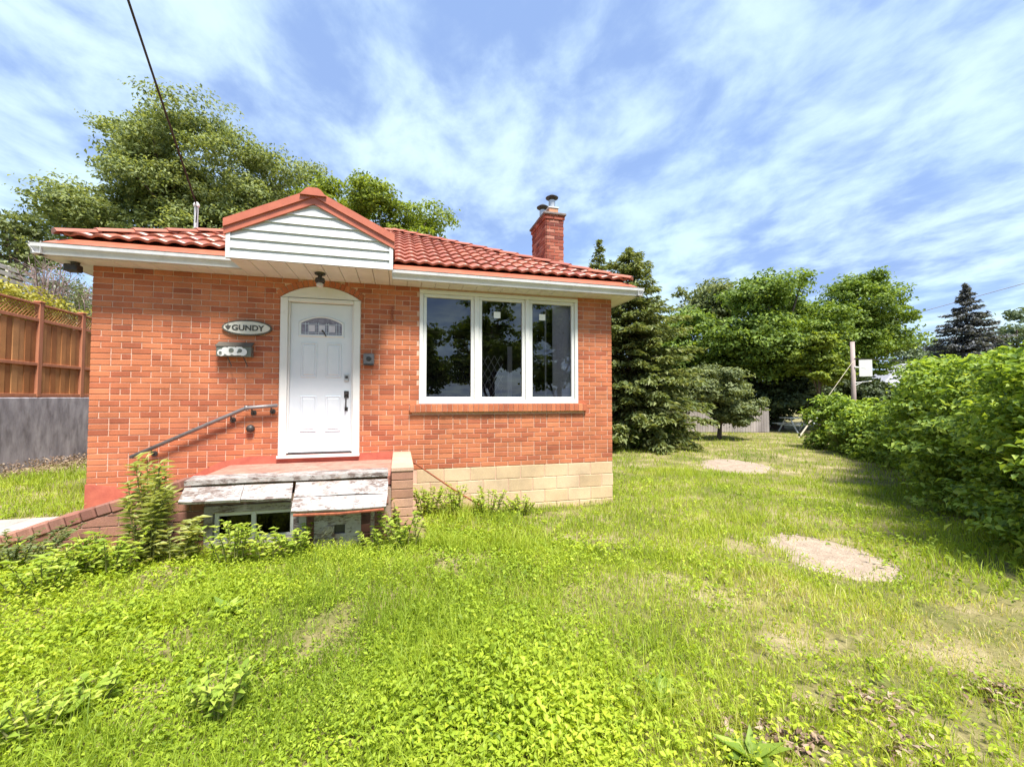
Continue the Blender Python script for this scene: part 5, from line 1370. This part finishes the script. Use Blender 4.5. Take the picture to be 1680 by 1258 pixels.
# ------------------------------------------------------------------ lawn grass and weeds
def lawn_samples(n, dmin, dmax, p=1.0):
    """random ground points around the viewing side of the yard"""
    th = rng.uniform(R(-62), R(62), n) + YAW; u = rng.random(n); d = (dmin ** (2 - p) + u * (dmax ** (2 - p) - dmin ** (2 - p))) ** (1 / (2 - p))
    x, y = d * np.sin(th), d * np.cos(th)
    ok = (x > XW + .05)
    ok &= ~((x > XL - .03) & (x < XR + .03) & (y > YF - .02) & (y < YB))
    ok &= ~((x > -3.7) & (x < .33) & (y > YP - .03) & (y < YF))
    ok &= ~((x > -6.4) & (x < -3.45) & (y > 4.95) & (y < 6.06))
    ok &= ~((x > -1.25) & (x < -.3) & (y > 4.72) & (y < YP))
    for c, rr in DIRT:
        dx, dy = x - c.x, y - c.y; r = np.hypot(dx, dy) / rr(np.arctan2(dy, dx)); ok &= ~(r < .45 + .62 * rng.random(n) ** .7)
    # bare strip under the hedge and mulch bank along the retaining wall
    s = (x - 6.46) * .69 - (y - 2.93) * .72
    ok &= ~((s > .15) & (rng.random(n) < np.clip((s - .1) * 1.5, 0, .97)))
    ok &= ~((x < XW + .75) & (y > 6))
    return x[ok], y[ok]
def dryness(x, y):
    d = fbm(x, y, .55); r = np.clip((x - 1.0) / 3.0, 0, 1) * np.clip((5.5 - y) / 2.5, 0, 1)
    return np.clip((d - .40) * 3.2, 0, 1) * (.09 + .91 * r)
def blades(x, y, h, w, lean, tint):
    n = len(x); z = g_np(x, y) - .005; a = rng.random(n) * 6.283; b = rng.random(n) * 6.283
    sx, sy = np.cos(a) * w * .5, np.sin(a) * w * .5; lx, ly = np.cos(b) * lean * h, np.sin(b) * lean * h
    v0 = np.stack([x - sx, y - sy, z], 1); v1 = np.stack([x + sx, y + sy, z], 1)
    v2 = np.stack([x + lx * .35 + sx * .75, y + ly * .35 + sy * .75, z + h * .6], 1); v3 = np.stack([x + lx * .35 - sx * .75, y + ly * .35 - sy * .75, z + h * .6], 1)
    v4 = np.stack([x + lx, y + ly, z + h * (1 - .25 * lean)], 1)
    V = np.stack([v0, v1, v2, v3, v4], 1).reshape(-1, 3); i = np.arange(n)[:, None] * 5
    Fq = np.stack([i + np.array([[0, 1, 2]]), i + np.array([[0, 2, 3]]), i + np.array([[3, 2, 4]])], 1).reshape(-1, 3)
    return V, Fq, np.repeat(tint, 5)
VV, FF, TT = [], [], []; off = 0
for n, d0, d1, p, wmul in ((150000, 1.1, 5.0, 1.0, 1.0), (150000, 4.5, 11, 1.0, 1.5), (70000, 10, 24, .9, 2.9)):
    x, y = lawn_samples(n, d0, d1, p); m_ = len(x)
    cl = fbm(x, y, 1.6); dry = dryness(x, y)
    weedy = np.clip((2.4 - x) / 2.0, 0, 1) * np.clip((6.5 - y) / 2, 0, 1)
    bald = np.clip((fbm(x + 71, y - 5, 2.6) - .60) * 6, 0, .8)
    keep = rng.random(m_) < np.clip(1 - .35 * weedy - .62 * dry - bald, .06, 1); x, y, cl, dry = x[keep], y[keep], cl[keep], dry[keep]; m_ = len(x)
    h = (.045 + .085 * cl) * rng.uniform(.5, 1.5, m_) * (1 - .45 * dry); h *= np.where(fbm(x + 40, y, .8) > .62, 1.5, 1)
    w = .0042 * wmul * rng.uniform(.7, 1.4, m_)
    tint = np.clip(-.02 + .75 * fbm(x + 9, y + 3, .8) + rng.normal(0, .14, m_) + .55 * dry * (rng.random(m_) < .75), 0, 1)
    V, Fq, T = blades(x, y, h, w, rng.uniform(.1, .95, m_), tint); VV.append(V); FF.append(Fq + off); TT.append(T); off += len(V)
go = npmesh('grass', np.concatenate(VV), np.concatenate(FF), lm_grass, None, np.concatenate(TT))
tag(go, 'rough green lawn grass with dry straw patches', 'grass', kind='stuff')
# low broad-leaved weeds
PP, NN, LL, TT = [], [], [], []
for n, d0, d1, k, sc_ in ((44000, 1.1, 5.2, 6, 1.0), (24000, 4.8, 9.5, 5, 1.35)):
    x, y = lawn_samples(n, d0, d1, 1.0); m_ = len(x)
    dens = np.clip(.15 + np.clip((2.2 - x) / 1.8, 0, 1) * np.clip((6.6 - y) / 1.5, 0, 1) * np.clip(2.6 * (fbm(x - 20, y + 7, 1.1) - .28), .12, 1.2), 0, 1) * (1 - .75 * dryness(x, y))
    keep = rng.random(m_) < dens; x, y = x[keep], y[keep]; m_ = len(x)
    hgt = (.02 + .24 * np.clip(fbm(x + 50, y - 11, .8) - .2, 0, 1) ** 1.4) * rng.uniform(.5, 1.6, m_)
    for q in range(k):
        t = (q + .6) / k; a = rng.random(m_) * 6.283; r = rng.uniform(.008, .035, m_) * sc_
        P = np.stack([x + np.cos(a) * r, y + np.sin(a) * r, g_np(x, y) + hgt * (.35 + .75 * t) + .006], 1)
        N = np.stack([np.cos(a) * .45, np.sin(a) * .45, np.ones(m_)], 1) + rng.normal(0, .42, (m_, 3))
        PP.append(P); NN.append(N); LL.append(sc_ * (.011 + .036 * fbm(x - 31, y + 17, .9) * rng.uniform(.35, 1.6, m_))); TT.append(np.clip(-.1 + .85 * fbm(x + 3, y - 8, .7) + .22 * t + rng.normal(0, .15, m_), 0, 1))
wo = leaves('weeds', np.concatenate(PP), np.concatenate(NN), np.concatenate(LL), np.concatenate(LL) * rng.uniform(.32, .7, len(np.concatenate(LL))), lm_weed, None, tint=np.concatenate(TT))
tag(wo, 'low broad leaved weeds spreading through the lawn', 'weeds', kind='stuff')
# small stones on the bare dirt
m = MB()
for c, rr in DIRT[:2]:
    for k in range(170):
        t = random.uniform(-3.14, 3.14); r = float(rr(t)) * math.sqrt(random.random()) * .95; x, y = c.x + r * math.cos(t), c.y + r * math.sin(t); s = random.uniform(.006, .022); z = g(x, y) + .014
        q = [Vector(v) * s * random.uniform(.7, 1.2) + Vector((x, y, z)) for v in ((1, 0, 0), (0, 1, 0), (-1, 0, 0), (0, -1, 0), (0, 0, .7), (0, 0, -.6))]
        m.add(q, [(0, 1, 4), (1, 2, 4), (2, 3, 4), (3, 0, 4), (1, 0, 5), (2, 1, 5), (3, 2, 5), (0, 3, 5)])
tag(m.build('pebbles', pm('pebble', (.22, .17, .14), (.42, .36, .3), 30, .9, 0)), 'small stones and crumbs of soil on the bare dirt patches', 'pebbles', kind='stuff')
# leaf litter along the retaining wall foot and dry leaves in the lawn
n = 5200; y = rng.uniform(6, 16, n); x = XW + .02 + rng.random(n) ** 1.3 * .95
lit = leafmat('dry_leaf', [(0.0, (.12, .07, .045)), (.5, (.24, .16, .11)), (1.0, (.40, .31, .22))], .1)
P = np.stack([x, y, g_np(x, y) + .02 + .16 * np.clip(1 - (x - XW) / .9, 0, 1) * rng.random(n)], 1)
x2, y2 = [], []
for px, py, k in ((1290, 1225, 160), (1440, 1150, 90), (1370, 1170, 60), (1650, 1130, 120), (1500, 1235, 60), (1180, 1190, 40), (680, 960, 40)):
    c_ = PZ(px, py, .05); x2 += list(c_.x + rng.normal(0, .10, k)); y2 += list(c_.y + rng.normal(0, .07, k))
x2, y2 = np.array(x2), np.array(y2); P = np.concatenate([P, np.stack([x2, y2, g_np(x2, y2) + .025 + rng.random(len(x2)) * .03], 1)])
lo = leaves('leaf_litter', P, np.array([0, 0, 1.]) + rng.normal(0, .45, (len(P), 3)), rng.uniform(.03, .065, len(P)), .024, lit, None)
tag(lo, 'brown dead leaves lying on the ground', 'leaf litter', kind='stuff')
